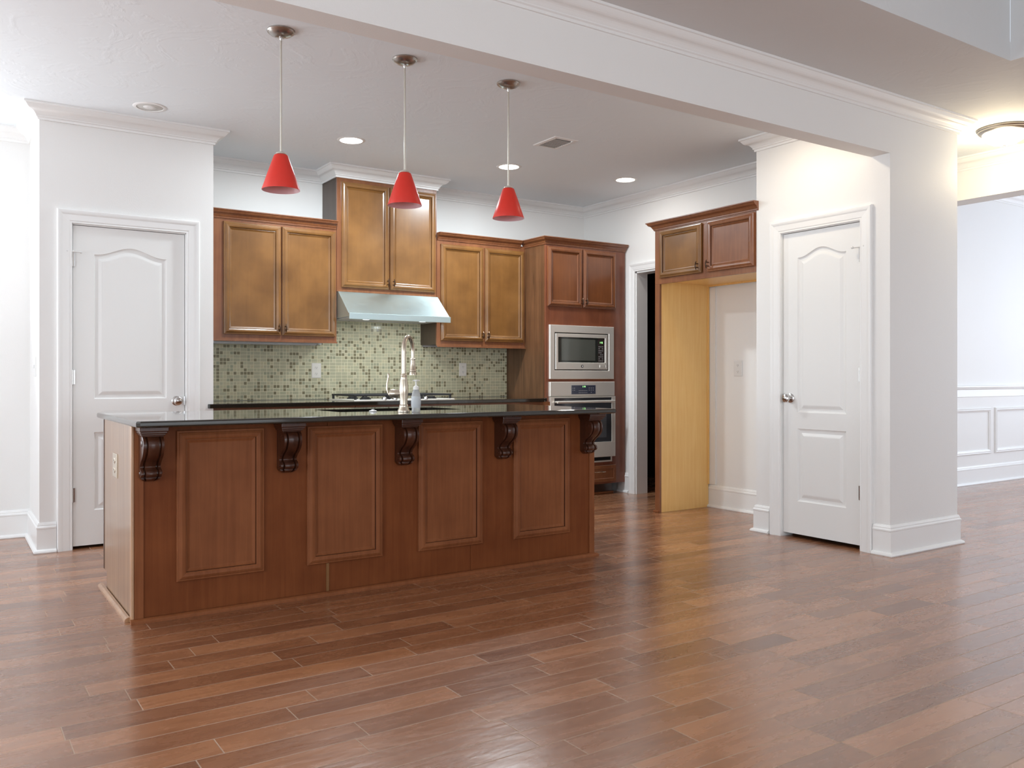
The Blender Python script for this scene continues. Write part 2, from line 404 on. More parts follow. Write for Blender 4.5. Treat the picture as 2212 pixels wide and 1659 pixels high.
# ceiling with the tray recess of the living room (x<4.72, y<2.31)
mb = MB()
mb.box(-4.1, 6.6, 3.10, 7.0, ZC, ZC+.1)
struct(mb.build('ceiling', M['ceil']), 'textured white kitchen ceiling')
mb = MB()
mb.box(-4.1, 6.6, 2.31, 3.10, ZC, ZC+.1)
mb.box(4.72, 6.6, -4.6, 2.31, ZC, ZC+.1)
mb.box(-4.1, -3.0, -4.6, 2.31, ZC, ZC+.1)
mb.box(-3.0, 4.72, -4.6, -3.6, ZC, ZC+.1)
struct(mb.build('ceiling', M['ceil_liv']), 'textured dimmed white living room ceiling')
mb = MB()
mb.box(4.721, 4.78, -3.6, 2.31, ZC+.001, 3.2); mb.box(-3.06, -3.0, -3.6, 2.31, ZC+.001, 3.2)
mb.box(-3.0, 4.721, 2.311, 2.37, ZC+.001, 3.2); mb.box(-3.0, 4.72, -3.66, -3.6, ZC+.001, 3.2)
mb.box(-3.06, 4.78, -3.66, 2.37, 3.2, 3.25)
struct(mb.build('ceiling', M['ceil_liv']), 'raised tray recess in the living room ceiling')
mb = MB(); mb.box(6.755, 11.6, -1.2, 4.73, 3.0, 3.08); struct(mb.build('ceiling', M['ceil']), 'dining room ceiling')

def wallobj(name, boxes, mat='wall', label=None):
    mb = MB()
    for b in boxes: mb.box(*b)
    return struct(mb.build(name, M[mat]), label)
wallobj('wall_back', [(1.43, 5.48, 6.73, 6.85, 0, ZC)], label='kitchen wall behind the cabinets')
wallobj('wall_pantry', [(.505, .685, 6.0, 6.12, 0, ZC), (1.37, 1.55, 6.0, 6.12, 0, ZC), (.685, 1.37, 6.0, 6.12, 2.05, ZC),
                        (.505, .625, 6.12, 6.80, 0, ZC), (1.43, 1.55, 6.12, 6.73, 0, ZC), (.625, 1.43, 6.73, 6.85, 0, ZC)], label='white pantry walls around the left door')

wallobj('wall_right', [(5.36, 5.48, 5.965, 6.73, 0, ZC), (5.36, 5.48, 4.06, 5.2, 0, ZC), (5.36, 5.48, 5.2, 5.965, 2.06, ZC)], label='white wall with the doorway and refrigerator alcove')
wallobj('wall_closet', [(4.78, 5.36, 3.96, 4.06, 0, ZC), (4.78, 4.90, 3.16, 3.235, 0, ZC), (4.78, 4.90, 3.845, 3.96, 0, ZC), (4.78, 4.90, 3.235, 3.845, 2.062, ZC)], label='white wall around the right closet door')
wallobj('wall_column', [(4.78, 5.53, 3.04, 3.16, 0, ZC), (5.43, 5.53, 3.16, 4.61, 0, ZC)], label='white wall end beside the hall')
wallobj('wall_header', [(-4.0, 4.78, 3.04, 3.165, 2.442, ZC)], label='dropped white header beam across the ceiling')
wallobj('wall_hall', [(6.552, 6.755, -4.5, 1.2, 0, 3.0), (6.552, 6.755, 4.2, 4.61, 0, 3.0), (6.552, 6.755, 1.2, 4.2, 2.448, 3.0)], label='hall wall with wide opening to the dining room')
wallobj('wall_dining', [(5.53, 11.5, 4.61, 4.73, 0, 3.0)], label='wainscoted dining room wall')
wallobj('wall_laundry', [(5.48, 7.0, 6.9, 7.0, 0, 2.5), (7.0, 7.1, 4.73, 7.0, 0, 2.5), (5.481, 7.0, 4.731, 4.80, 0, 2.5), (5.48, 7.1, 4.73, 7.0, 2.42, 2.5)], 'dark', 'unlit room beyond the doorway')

# walls with the windows that light the room (behind and beside the camera)
def window_wall(name, fr, a0, a1, wins, top, label):
    mb = MB(); z0, z1 = .45, 2.5
    cur = a0
    for (w0, w1) in wins:
        mb.fbox(fr, cur, w0, 0, top, -.12, 0); mb.fbox(fr, w0, w1, 0, z0, -.12, 0); mb.fbox(fr, w0, w1, z1, top, -.12, 0); cur = w1
    mb.fbox(fr, cur, a1, 0, top, -.12, 0)
    struct(mb.build(name, M['wall']), label)
wcount = [0]
def window(fr, w0, w1, z0=.45, z1=2.5):
    wcount[0] += 1
    mb = MB()
    mb.sweep([(w0, z0), (w0, z1), (w1, z1), (w1, z0)], [(0, 0), (.08, 0), (.08, .02), (0, .014)], fr, side=-1, closed=True)
    o = struct(mb.build('window_%d' % wcount[0], M['trim']), 'white framed window outside the picture')
    mb = MB(); n = max(1, round((w1-w0)/1.0))
    for i in range(n+1):
        u = w0+(w1-w0)*i/n; mb.fbox(fr, u-.03, u+.03, z0, z1, -.02, 0)
    for z in (z0+.03, (z0+z1)/2, z1-.03): mb.fbox(fr, w0, w1, z-.025, z+.025, -.019, -.001)
    mb.build('window_frame', M['trim'], o)
FL = lambda u, v, d: (-4.0+d, u, v)
FB = lambda u, v, d: (u, -4.5+d, v)
FE = lambda u, v, d: (11.5-d, u, v)
FS = lambda u, v, d: (u, -1.0+d, v)
window_wall('wall_left', FL, -4.6, 6.8, [(-1.7, 2.3), (3.4, 6.4)], ZC, 'window wall left of the room')
FN = lambda u, v, d: (u, 6.68-d, v)
window_wall('wall_left_rear', FN, -4.1, .505, [(-3.3, -.5)], ZC, 'bright breakfast area wall at far left')  # window opening here is added for the ceiling fill lamp
window_wall('wall_rear', FB, -4.1, 6.75, [(-2.0, 4.0)], ZC, 'window wall behind the photographer')
window_wall('wall_east', FE, -1.1, 4.73, [(1.3, 3.9)], 3.0, 'dining room window wall')
window_wall('wall_south', FS, 6.75, 11.6, [(7.7, 10.7)], 3.0, 'front wall of the dining room')
window(FL, -1.7, 2.3); window(FL, 3.4, 6.4); window(FB, -2.0, 4.0); window(FE, 1.3, 3.9); window(FS, 7.7, 10.7); window(FN, -3.3, -.5)  # the last window is added along with the ceiling fill lamp

# crown moulding profile: (projection, z)
def crown_prof(zt, h=.092, p=.088):
    pts = [(0, zt), (p, zt), (p, zt-.012), (p-.008, zt-.014)]
    for i in range(9):
        t = i/8; pts.append((p-.012-(p-.034)*t, zt-.02-(h-.048)*(t+.13*math.sin(2*PI*t))))
    pts += [(.019, zt-h+.024), (.019, zt-h+.018), (.012, zt-h+.013), (.010, zt-h), (0, zt-h)]
    return pts
mb = MB()
mb.sweep([(-4, 6.68), (.505, 6.68), (.505, 6.0), (1.55, 6.0), (1.55, 6.73), (2.613, 6.73), (2.613, 6.42), (3.513, 6.42), (3.513, 6.73), (5.36, 6.73),
          (5.36, 4.06), (4.78, 4.06), (4.78, 3.165), (-4, 3.165)], crown_prof(ZC), FH)
struct(mb.build('trim_1', M['trim']), 'white crown moulding around the kitchen ceiling')
mb = MB()
mb.sweep([(-4, 3.04), (5.53, 3.04), (5.53, 4.61), (6.552, 4.61), (6.552, -4.5)], crown_prof(ZC), FH)
struct(mb.build('trim_2', M['trim']), 'white crown moulding on the header and in the hall')
mb = MB(); mb.sweep([(6.755, 4.61), (11.5, 4.61)], crown_prof(3.0, .09, .09), FH)
struct(mb.build('trim_3', M['trim']), 'dining room crown moulding')

BASE = [(0, 0), (.032, 0), (.034, .006), (.030, .016), (.019, .022), (.015, .023), (.015, .147), (.018, .150), (.018, .158), (.012, .166), (.012, .172), (.006, .184), (0, .186)]
def baseboard(name, paths, label):
    mb = MB()
    for p in paths: mb.sweep(p, BASE, FH)
    return struct(mb.build(name, M['trim']), label)
baseboard('baseboard_left', [[(-4, 6.68), (.505, 6.68), (.505, 6.0), (.597, 6.0)], [(1.457, 6.0), (1.55, 6.0), (1.55, 6.015)]], 'white baseboard around the pantry corner')
baseboard('baseboard_alcove', [[(5.36, 5.045), (5.36, 4.06), (4.78, 4.06), (4.78, 3.938)]], 'white baseboard in the refrigerator alcove')
baseboard('baseboard_right', [[(4.78, 3.148), (4.78, 3.04), (5.53, 3.04), (5.53, 4.61), (6.552, 4.61), (6.552, 4.2)]], 'white baseboard around the wall end')
baseboard('baseboard_back', [[(5.36, 6.20), (5.36, 6.045)]], 'short white baseboard beside the oven cabinet')
baseboard('baseboard_dining', [[(6.755, 4.61), (11.5, 4.61)]], 'tall white baseboard in the dining room')
mb = MB(); mb.fbox(FX(5.36), 4.975, 5.048, .19, 1.83, 0, .012)
struct(mb.build('trim_4', M['trim']), 'narrow white strip in the alcove corner')

# dining room wainscot
FD = FY(4.61)
mb = MB()
mb.sweep([(6.755, 0), (11.5, 0)], [(0, .88), (.008, .885), (.008, .955), (.02, .962), (.024, .975), (.034, .98), (.034, .992), (.006, 1.0), (0, 1.0)], lambda u, v, d: (u, 4.61+v, d))
struct(mb.build('trim_5', M['trim']), 'white chair rail on the dining room wall')
mb = MB(); BOXP = [(0, 0), (0, .012), (.006, .018), (.016, .016), (.022, .020), (.034, .012), (.040, .010), (.042, 0)]
for (u0, u1) in ((6.93, 7.53), (7.62, 8.25), (8.33, 9.013), (9.095, 9.78), (9.86, 10.5), (10.58, 11.2)):
    mb.sweep([(u0, .30), (u0, .768), (u1, .768), (u1, .30)], BOXP, FD, side=1, closed=True)
struct(mb.build('trim_6', M['trim']), 'white wainscot picture-frame moulding boxes')

# door casing profile (offset outward from the opening, depth)
CAS = [(0, 0), (0, .012), (.004, .016), (.012, .014), (.018, .017), (.030, .018), (.052, .020), (.062, .024), (.072, .026), (.080, .026), (.086, .020), (.086, 0)]
# -------- interior doors with two moulded panels, the upper one arched
def arch_loop(fr, u0, u1, v0, v1, ins, d, rise, um, hw, n=20):
    a, b, c = u0+ins, u1-ins, v0+ins
    pts = [fr(a, c, d), fr(b, c, d)]
    for i in range(n+1):
        u = b+(a-b)*i/n; t = max(-1, min(1, (u-um)/hw))
        z = v1-ins*1.05+rise*(.5+.5*math.cos(PI*t))
        pts.append(fr(u, z, d))
    return pts
PANEL = [(0, 0), (.006, -.007), (.014, -.009), (.026, -.009), (.044, -.002), (.050, -.001)]
def house_door(name, fr, u0, u1, v0, v1, pu0, pu1, low, up, rise, label, hinge_side, knob_u, knob_z, hinge_z, opening):
    """low=(v0,v1) lower panel, up=(v0, shoulder)"""
    n = 20; um = (pu0+pu1)/2; hw = (pu1-pu0)/2*.92
    mb = MB(); dd = -.012                       # face of the slab, slightly behind the wall face
    f = lambda u, v, d: fr(u, v, d+dd)
    q = lambda a, b, c, e: mb.add([f(a, c, 0), f(b, c, 0), f(b, e, 0), f(a, e, 0)], [(0, 1, 2, 3)])
    q(u0, pu0, v0, v1); q(pu1, u1, v0, v1); q(pu0, pu1, v0, low[0]); q(pu0, pu1, low[1], up[0])
    for i in range(n):
        ua = pu0+(pu1-pu0)*i/n; ub = pu0+(pu1-pu0)*(i+1)/n
        za, zb = [up[1]+rise*(.5+.5*math.cos(PI*max(-1, min(1, (u-um)/hw)))) for u in (ua, ub)]
        mb.add([f(ua, za, 0), f(ub, zb, 0), f(ub, v1, 0), f(ua, v1, 0)], [(0, 1, 2, 3)])
    # slab sides and back
    mb.add([f(a, b, d) for d in (0, -.035) for a, b in ((u0, v0), (u1, v0), (u1, v1), (u0, v1))],
           [(0, 1, 5, 4), (1, 2, 6, 5), (2, 3, 7, 6), (3, 0, 4, 7), (4, 5, 6, 7)])
    mb.loft([arch_loop(f, pu0, pu1, low[0], low[1], i, d, 0, um, hw, n) for i, d in PANEL], cap0=False)
    mb.loft([arch_loop(f, pu0, pu1, up[0], up[1], i, d, rise, um, hw, n) for i, d in PANEL], cap0=False)
    dr = struct(mb.build(name, M['door']), label)
    o0, o1, top = opening
    c = MB(); c.sweep([(o0, 0), (o0, top), (o1, top), (o1, 0)], CAS, fr, side=-1)
    c.build('door_casing', M['trim'], dr)
    j = MB()
    j.fbox(fr, o0-.001, u0-.003, 0, top, -.11, -.001); j.fbox(fr, u1+.003, o1+.001, 0, top, -.11, -.001); j.fbox(fr, o0, o1, v1+.003, top+.001, -.11, -.001)
    j.build('door_jamb', M['trim'], dr)
    # knob
    k = MB()
    prof = [(.0, 0), (.032, 0), (.032, .004), (.026, .008), (.013, .010), (.011, .022), (.014, .028), (.025, .036), (.029, .046), (.027, .056), (.018, .063), (0, .065)]
    loops = []
    for r, h in prof:
        loops.append([fr(knob_u+r*math.cos(2*PI*t/28), knob_z+r*math.sin(2*PI*t/28), dd+h) for t in range(28)])
    k.loft(loops); k.build('door_knob', M['chrome'], dr, smooth=True)
    hu = u0-.003 if hinge_side < 0 else u1+.003
    for i, z in enumerate(hinge_z):
        h = MB(); loops = []
        for rr, zz in ((.0, -.045), (.0065, -.045), (.0065, .045), (.0, .045)):
            loops.append([fr(hu+rr*math.cos(2*PI*t/12), z+zz, -.002+rr*math.sin(2*PI*t/12)+.004) for t in range(12)])
        h.loft(loops); h.fbox(fr, hu-.013, hu+.013, z-.044, z+.044, -.0125, -.0005)
        h.build('hinge', M['chrome'], dr, smooth=True)
        if i == 0:   # hinge-pin door stop
            s = MB(); sg = -hinge_side
            s.tube([fr(hu-sg*.03, z+.05, .012), fr(hu, z+.048, .008), fr(hu+sg*.025, z+.047, .012), fr(hu+sg*.045, z+.047, .02)], .004, 8)
            s.tube([fr(hu-sg*.036, z+.05, .012), fr(hu-sg*.03, z+.05, .012)], .008, 10); s.tube([fr(hu+sg*.04, z+.047, .018), fr(hu+sg*.05, z+.047, .02)], .008, 10)
            s.tube([fr(hu, z+.044, .004), fr(hu, z+.058, .004)], .005, 8)
            s.build('door_stop', M['plate_white'], dr, smooth=True)
    # latch plate on the knob side
    lu = o1-.010 if hinge_side < 0 else o0+.010
    l = MB(); l.fbox(fr, lu-.004, lu+.004, knob_z-.03, knob_z+.03, -.012, .001)
    l.build('latch_plate', M['chrome'], dr)
    return dr
house_door('door_1', FY(6.0), .692, 1.363, .018, 2.040, .812, 1.250, (.238, .733), (.944, 1.866), .053,
           'white two-panel arched pantry door at left', -1, 1.312, .925, (1.823, 1.083, .342), (.685, 1.370, 2.048))
house_door('door_2', FX(4.78), 3.243, 3.838, .028, 2.056, 3.350, 3.722, (.250, .738), (.847, 1.886), .053,
           'white two-panel arched closet door at right', -1, 3.779, .941, (1.85, 1.10, .359), (3.237, 3.843, 2.062))
# cased doorway beside the oven cabinet
mb = MB(); mb.sweep([(5.2, 0), (5.2, 2.06), (5.965, 2.06), (5.965, 0)], [(o*.9, d) for o, d in CAS], FX(5.36), side=-1)
d3 = struct(mb.build('trim_7', M['trim']), 'white casing of the dark doorway')
mb = MB(); mb.fbox(FX(5.36), 5.19, 5.202, 0, 2.06, -.135, -.001); mb.fbox(FX(5.36), 5.953, 5.966, 0, 2.06, -.135, -.001); mb.fbox(FX(5.36), 5.19, 5.966, 2.045, 2.062, -.135, -.001)
mb.build('door_jamb', M['trim'], d3)

# ================================================================== CABINETRY
DOORP = [(0, 0), (0, .013), (.003, .016), (.009, .0165), (.012, .0195), (.022, .024), (.033, .0225), (.040, .019), (.041, .0125), (.045, .0135), (.054, .0075), (.058, .006)]
def cab_door(name, fr, u0, u1, v0, v1, mat, parent, prof=DOORP):
    mb = MB(); rings(mb, fr, u0, u1, v0, v1, prof)
    mb.mi = [1 if 28 <= i < 32 else 0 for i in range(len(mb.f))]
    return mb.build(name, [mat, M['glaze']], parent)
def pull(fr, u, v, parent, vertical=True, L=.062, mat=None):
    """bow pull standing on the door face (depth .024) with two posts"""
    mb = MB(); n = 10; base = .022
    P = (lambda a, h: fr(u, v+a, base+h)) if vertical else (lambda a, h: fr(u+a, v, base+h))
    pts = [P(-L/2+L*i/n, .022+.010*math.sin(PI*i/n)) for i in range(n+1)]
    mb.tube(pts, [.003+.0022*math.sin(PI*i/n) for i in range(n+1)], 8)
    for a in (-.014, .014) if vertical else (-L*.38, L*.38):
        mb.tube([P(a, -.001), P(a, .030)], .004, 8)
    return mb.build('handle', mat or M['bronze'], parent, smooth=True)
def cab_crown(mb, path, zt, h=.062, p=.055):
    pr = [(-.01, zt), (p, zt), (p, zt-.007)]
    for i in range(7):
        t = i/6; pr.append((p-.006-(p-.022)*t, zt-.010-(h-.030)*(t+.12*math.sin(2*PI*t))))
    pr += [(.014, zt-h+.016), (.010, zt-h+.013), (.010, zt-h+.006), (.005, zt-h+.003), (.005, zt-h), (-.01, zt-h)]
    mb.sweep(path, pr, FH)
def side_lines(): pass

# --- wall cabinets on the back wall
YF = 6.42
def wall_cab(x0, x1, z0, z1, doors, zt_door, label, crown=True, rail=True, mat='wood'):
    t = thing('wall_cabinet', label, 'cabinet', ((x0+x1)/2, 6.575, z0), None)
    mb = MB(); mb.box(x0, x1, YF+.019, 6.728, z0+.012, z1); mb.build('cabinet_box', M['side'], t)
    mb = MB(); fr = FY(YF); fx = lambda a, b, c, d: mb.fbox(fr, a, b, c, d, -.0185, 0)
    da, db = doors[0][0], doors[-1][1]
    fx(x0, da+.012, z0, z1); fx(db-.012, x1, z0, z1); fx(da+.012, db-.012, z0, zt_door[0]+.012); fx(da+.012, db-.012, zt_door[1]-.012, z1)
    fx(doors[0][1]-.02, doors[1][0]+.02, zt_door[0]+.012, zt_door[1]-.012)
    mb.build('face_frame', M['wood_red'], t, bevel=.001)
    for i, (a, b) in enumerate(doors):
        d = cab_door('cabinet_door', fr, a, b, zt_door[0], zt_door[1], M[mat], t)
        pull(fr, b-.020 if i == 0 else a+.020, zt_door[0]+.055, d)
    return t
c1 = wall_cab(1.553, 2.611, 1.362, 2.27, [(1.729, 2.158), (2.168, 2.598)], (1.402, 2.232), 'brown two-door wall cabinet nearest the pantry door')
mb = MB(); cab_crown(mb, [(1.553, YF), (2.606, YF)], 2.316, .066); mb.build('crown_molding', M['wood_red'], c1)
mb = MB(); mb.box(1.553, 2.611, 6.402, 6.418, 1.350, 1.362); mb.build('light_rail', M['wood_red'], c1, bevel=.001)
c2 = wall_cab(2.614, 3.512, 1.765, 2.672, [(2.650, 3.063), (3.075, 3.495)], (1.800, 2.640), 'tall brown wall cabinet above the range hood reaching the white crown')
c3 = wall_cab(3.515, 4.424, 1.352, 2.27, [(3.551, 3.974), (3.993, 4.408)], (1.396, 2.222), 'brown two-door wall cabinet beside the oven cabinet')
mb = MB(); cab_crown(mb, [(3.518, YF), (4.371, YF)], 2.316, .066); mb.build('crown_molding', M['wood_red'], c3)
mb = MB(); mb.box(3.515, 4.424, 6.402, 6.418, 1.340, 1.352); mb.build('light_rail', M['wood_red'], c3, bevel=.001)

# --- tall oven cabinet
t = thing('oven_cabinet', 'tall reddish brown cabinet holding microwave and wall oven', 'cabinet', (4.885, 6.4, 0))
fr = FY(6.10)
mb = MB()
mb.box(4.427, 4.446, 6.12, 6.728, .10, 2.27); mb.box(5.326, 5.345, 6.12, 6.728, .10, 2.27); mb.box(4.446, 5.326, 6.70, 6.72, .10, 2.27)
mb.box(4.446, 5.326, 6.12, 6.70, 2.25, 2.27); mb.box(4.446, 5.326, 6.12, 6.70, 1.60, 1.62); mb.box(4.446, 5.326, 6.12, 6.70, 1.046, 1.062); mb.box(4.446, 5.326, 6.12, 6.70, .10, .285)
mb.build('cabinet_box', wood('stained_maple_side', (.095, .042, .018), (.200, .090, .040), rough=.34, coat=.3, scale=(2, 2, 1), blotch=.2), t)
mb = MB(); fx = lambda a, b, c, d: mb.fbox(fr, a, b, c, d, -.0195, 0)
fx(4.427, 4.478, .10, 2.27); fx(5.190, 5.345, .10, 2.27); fx(4.478, 5.190, 2.21, 2.27); fx(4.478, 5.190, 1.535, 1.74); fx(4.478, 5.190, 1.036, 1.075); fx(4.478, 5.190, .265, .33); fx(4.478, 5.190, .10, .13)
fx(4.81, 4.86, 1.74, 2.21)
mb.build('face_frame', wood('stained_maple_face', (.165, .048, .022), (.245, .080, .036), rough=.36, coat=.3, scale=(1, 3, 2)), t, bevel=.001)
mo = wood('stained_maple_oven_door', (.165, .052, .017), (.240, .082, .027))  # same stain again, its different light put into a redder colour
for i, (a, b) in enumerate([(4.444, 4.829), (4.839, 5.228)]):
    d = cab_door('cabinet_door', fr, a, b, 1.711, 2.238, mo, t); pull(fr, b-.02 if i == 0 else a+.02, 1.762, d)
mb = MB(); rings(mb, fr, 4.47, 5.228, .118, .272, [(0, 0), (0, .014), (.005, .018), (.03, .018), (.034, .014), (.04, .014)])
dr = mb.build('drawer', M['wood_red'], t); pull(fr, 5.01, .215, dr, False, .13, M['nickel'])
mb = MB(); cab_crown(mb, [(4.427, YF+.012), (4.427, 6.10), (5.345, 6.10)], 2.318, .066); mb.build('crown_molding', M['wood_red'], t)
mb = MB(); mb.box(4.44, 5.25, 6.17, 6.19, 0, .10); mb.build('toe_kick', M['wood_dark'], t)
mb = MB(); mb.box(4.44, 5.25, 6.148, 6.169, 0, .018); mb.build('shoe_molding', M['wood_islf'], t, bevel=.004)

# --- microwave with trim kit
t = thing('microwave', 'stainless built-in microwave above the wall oven', 'microwave', (4.83, 6.08, 1.07))
mb = MB(); fr = FY(6.10)
def frame_loft(mb, fr, o, i, d0, d1, rnd=.004):
    R = lambda r, e, d: [fr(r[0]+e, r[2]+e, d), fr(r[1]-e, r[2]+e, d), fr(r[1]-e, r[3]-e, d), fr(r[0]+e, r[3]-e, d)]
    mb.loft([R(o, 0, d0), R(o, 0, d1-rnd), R(o, rnd, d1), R(i, -rnd, d1), R(i, 0, d1-rnd), R(i, 0, d0)], closed=True)
frame_loft(mb, fr, (4.459, 5.197, 1.067, 1.547), (4.513, 5.134, 1.143, 1.481), .0005, .020)
mb.build('trim_frame', M['steel'], t)
mb = MB(); mb.fbox(fr, 4.50, 5.16, 1.10, 1.51, -.35, -.020); mb.build('microwave_body', M['black'], t)
f2 = FY(6.098)
mb = MB()
frame_loft(mb, f2, (4.523, 5.120, 1.152, 1.472), (4.553, 5.090, 1.2145, 1.4405), -.02, .017, .003)
mb.build('door_frame', M['steel'], t)
mb = MB(); mb.fbox(f2, 4.5535, 5.006, 1.215, 1.440, -.02, .010); dw = mb.build('door_window', M['glassblk'], t)
mb = MB(); mb.fbox(f2, 4.592, 4.978, 1.232, 1.424, .010, .0115); mb.build('window_mesh', M['mwin'], dw)
mb = MB(); mb.fbox(f2, 5.008, 5.0895, 1.215, 1.440, -.02, .010); cp = mb.build('control_panel', plain('control_black', (.045, .035, .032), .2, coat=.6), t)
mb = MB()
for r in range(8):
    for c in range(3):
        if (r*3+c) % 5 != 4: mb.fbox(f2, 5.018+c*.020, 5.030+c*.020, 1.228+r*.0185, 1.236+r*.0185, .0102, .0108)
mb.build('control_markings', M['print'], cp)
# clock digits as seven-segment strokes
SEG = {'1': 'bc', '4': 'fgbc', '5': 'afgcd', '2': 'abged'}
def digits(mb, fr, txt, u, v, w, h, d, gap=.35):
    th = w*.24
    for ch in txt:
        if ch == ':':
            mb.fbox(fr, u, u+th, v+h*.25, v+h*.25+th, d, d+.0006); mb.fbox(fr, u, u+th, v+h*.65, v+h*.65+th, d, d+.0006); u += th+w*gap; continue
        S = SEG[ch]
        R = {'a': (0, w, h-th, h), 'g': (0, w, h/2-th/2, h/2+th/2), 'd': (0, w, 0, th), 'f': (0, th, h/2, h), 'e': (0, th, 0, h/2), 'b': (w-th, w, h/2, h), 'c': (w-th, w, 0, h/2)}
        for q in S: a, b, c, e = R[q]; mb.fbox(fr, u+a, u+b, v+c, v+e, d, d+.0006)
        u += w*(1+gap)
mb = MB(); digits(mb, f2, '1:15', 5.028, 1.392, .0085, .015, .0102); mb.build('clock_display', M['green'], cp)
def disc(fr, u, v, r, d0, d1, seg=28, ru=None):
    ru = ru or r
    return [[fr(u+ru*math.cos(2*PI*i/seg), v+r*math.sin(2*PI*i/seg), d) for i in range(seg)] for d in (d0, d1)]
mb = MB(); mb.loft(disc(f2, 4.822, 1.181, .0135, .016, .0185)); em = mb.build('emblem', M['bronze'], t)
mb = MB(); mb.loft(disc(f2, 4.823, 1.181, .009, .018, .0192, ru=.006)); mb.build('emblem_face', M['plate_white'], em)
mb = MB(); rings(mb, f2, 5.022, 5.098, 1.168, 1.198, [(0, .0165), (.002, .0185), (.004, .0165), (.006, .0185)]); mb.build('door_button', M['steel'], t)

# --- wall oven
t = thing('wall_oven', 'stainless wall oven below the microwave', 'oven', (4.83, 6.08, .30))
fr = FY(6.098)
mb = MB(); mb.box(4.49, 5.18, 6.11, 6.66, .34, 1.03); mb.build('oven_body', M['black'], t)
mb = MB(); rings(mb, fr, 4.454, 5.197, .912, 1.042, [(0, 0), (0, .022), (.003, .026), (.006, .027)]); mb.build('control_panel', M['steel'], t)
cp = bpy.data.objects['control_panel.001'] if 'control_panel.001' in bpy.data.objects else bpy.data.objects['control_panel']
mb = MB(); mb.fbox(fr, 4.690, 4.968, .930, 1.010, .0265, .0285); mb.build('control_glass', M['panelblue'], cp, bevel=.006)
mb = MB(); digits(mb, fr, '1:14', 4.812, .990, .0085, .014, .0287); mb.build('clock_display', M['green'], cp)
mb = MB()
for r in range(2):
    for c in range(9): mb.fbox(fr, 4.772+c*.0115, 4.779+c*.0115, .940+r*.018, .945+r*.018, .0286, .029)
mb.build('control_markings', M['print'], cp)
mb = MB()
for r in range(2):
    for c in range(3): mb.fbox(fr, 4.888+c*.023, 4.898+c*.023, .962+r*.019, .969+r*.019, .0286, .029)
mb.fbox(fr, 4.912, 4.922, .942, .948, .0286, .029)
mb.build('keypad_markings', M['print'], cp)
mb = MB()
for r in range(2):
    for a, b in ((4.70, 4.706), (4.715, 4.73)): mb.fbox(fr, a, b, .964+r*.018, .969+r*.018, .0286, .029)
mb.build('side_markings', M['print'], cp)
mb = MB()
mb.fbox(fr, 4.457, 5.203, .897, .908, 0, .03); mb.fbox(fr, 4.457, 5.203, .352, .490, 0, .03); mb.fbox(fr, 4.457, 4.500, .490, .897, 0, .03); mb.fbox(fr, 5.160, 5.203, .490, .897, 0, .03)
od = mb.build('oven_door', M['steel'], t, bevel=.002)
mb = MB(); mb.fbox(fr, 4.500, 5.160, .490, .897, 0, .024); mb.build('door_glass', M['ovenglass'], od)
mb = MB(); mb.fbox(fr, 4.56, 5.10, .530, .80, .0242, .025); mb.build('window_mesh', plain('oven_window_tint', (.10, .105, .115), .1, coat=1), od)
mb = MB()
mb.tube([fr(4.505+.0655*i, .862, .068) for i in range(11)], .0115, 14)
for u in (4.515, 5.150): mb.tube([fr(u, .862, .024), fr(u, .862, .068)], .010, 10)
mb.build('handle', M['steel'], od, smooth=True)
mb = MB(); mb.fbox(fr, 4.47, 5.178, .303, .350, 0, .012); vt = mb.build('vent_frame', M['steel'], t)
mb = MB(); mb.fbox(fr, 4.49, 5.158, .318, .349, .0121, .0135); mb.build('vent_slot', M['black'], vt)

# --- range hood
t = thing('range_hood', 'sloping stainless range hood above the cooktop', 'range hood', (3.06, 6.45, 1.53))
mb = MB()
x0, x1 = 2.616, 3.510
sec = [(6.722, 1.553), (6.722, 1.762), (6.395, 1.762), (6.19, 1.580), (6.172, 1.580), (6.172, 1.532), (6.184, 1.532), (6.184, 1.553)]
n = len(sec)
mb.add([(x0, y, z) for y, z in sec]+[(x1, y, z) for y, z in sec], [tuple(range(n)), tuple(range(n, 2*n))]+[(i, (i+1) % n, n+(i+1) % n, n+i) for i in range(n)])
mb.build('hood_canopy', M['steel_hood'], t, bevel=.0015)
mb = MB()
for (a, b) in ((2.63, 2.93), (2.94, 3.19), (3.20, 3.496)): mb.box(a, b, 6.20, 6.64, 1.545, 1.5525)
mb.build('grease_filter', M['grille'], t, bevel=.002)
for x in (2.80, 3.30):
    mb = MB(); mb.lathe([(0, 1.538), (.028, 1.538), (.032, 1.5448), (0, 1.5449)], (x, 6.27, 0)); mb.build('hood_lamp', lampmat('hood_lamp_glass', (.8, .95, 1), 5), t)
    l = bpy.data.lights.new('hood_light', 'AREA'); l.shape = 'DISK'; l.size = .05; l.energy = 1.6; l.color = (.86, .96, 1)
    o = bpy.data.objects.new('hood_light', l); COL.objects.link(o); o.location = (x, 6.27, 1.536)

# --- under-cabinet light
mb = MB(); mb.box(1.62, 2.47, 6.48, 6.55, 1.334, 1.360)
tag(mb.build('under_cabinet_light', M['grille'], bevel=.003), 'slim grey light bar under the left wall cabinet', 'light')

# --- backsplash
mb = MB(); mb.box(1.553, 4.424, 6.718, 6.729, .902, 1.350); mb.box(2.612, 3.535, 6.718, 6.729, 1.350, 1.553)
tag(mb.build('tile_backsplash', M['tile']), 'green and tan mosaic tile backsplash behind the cooktop', 'backsplash')

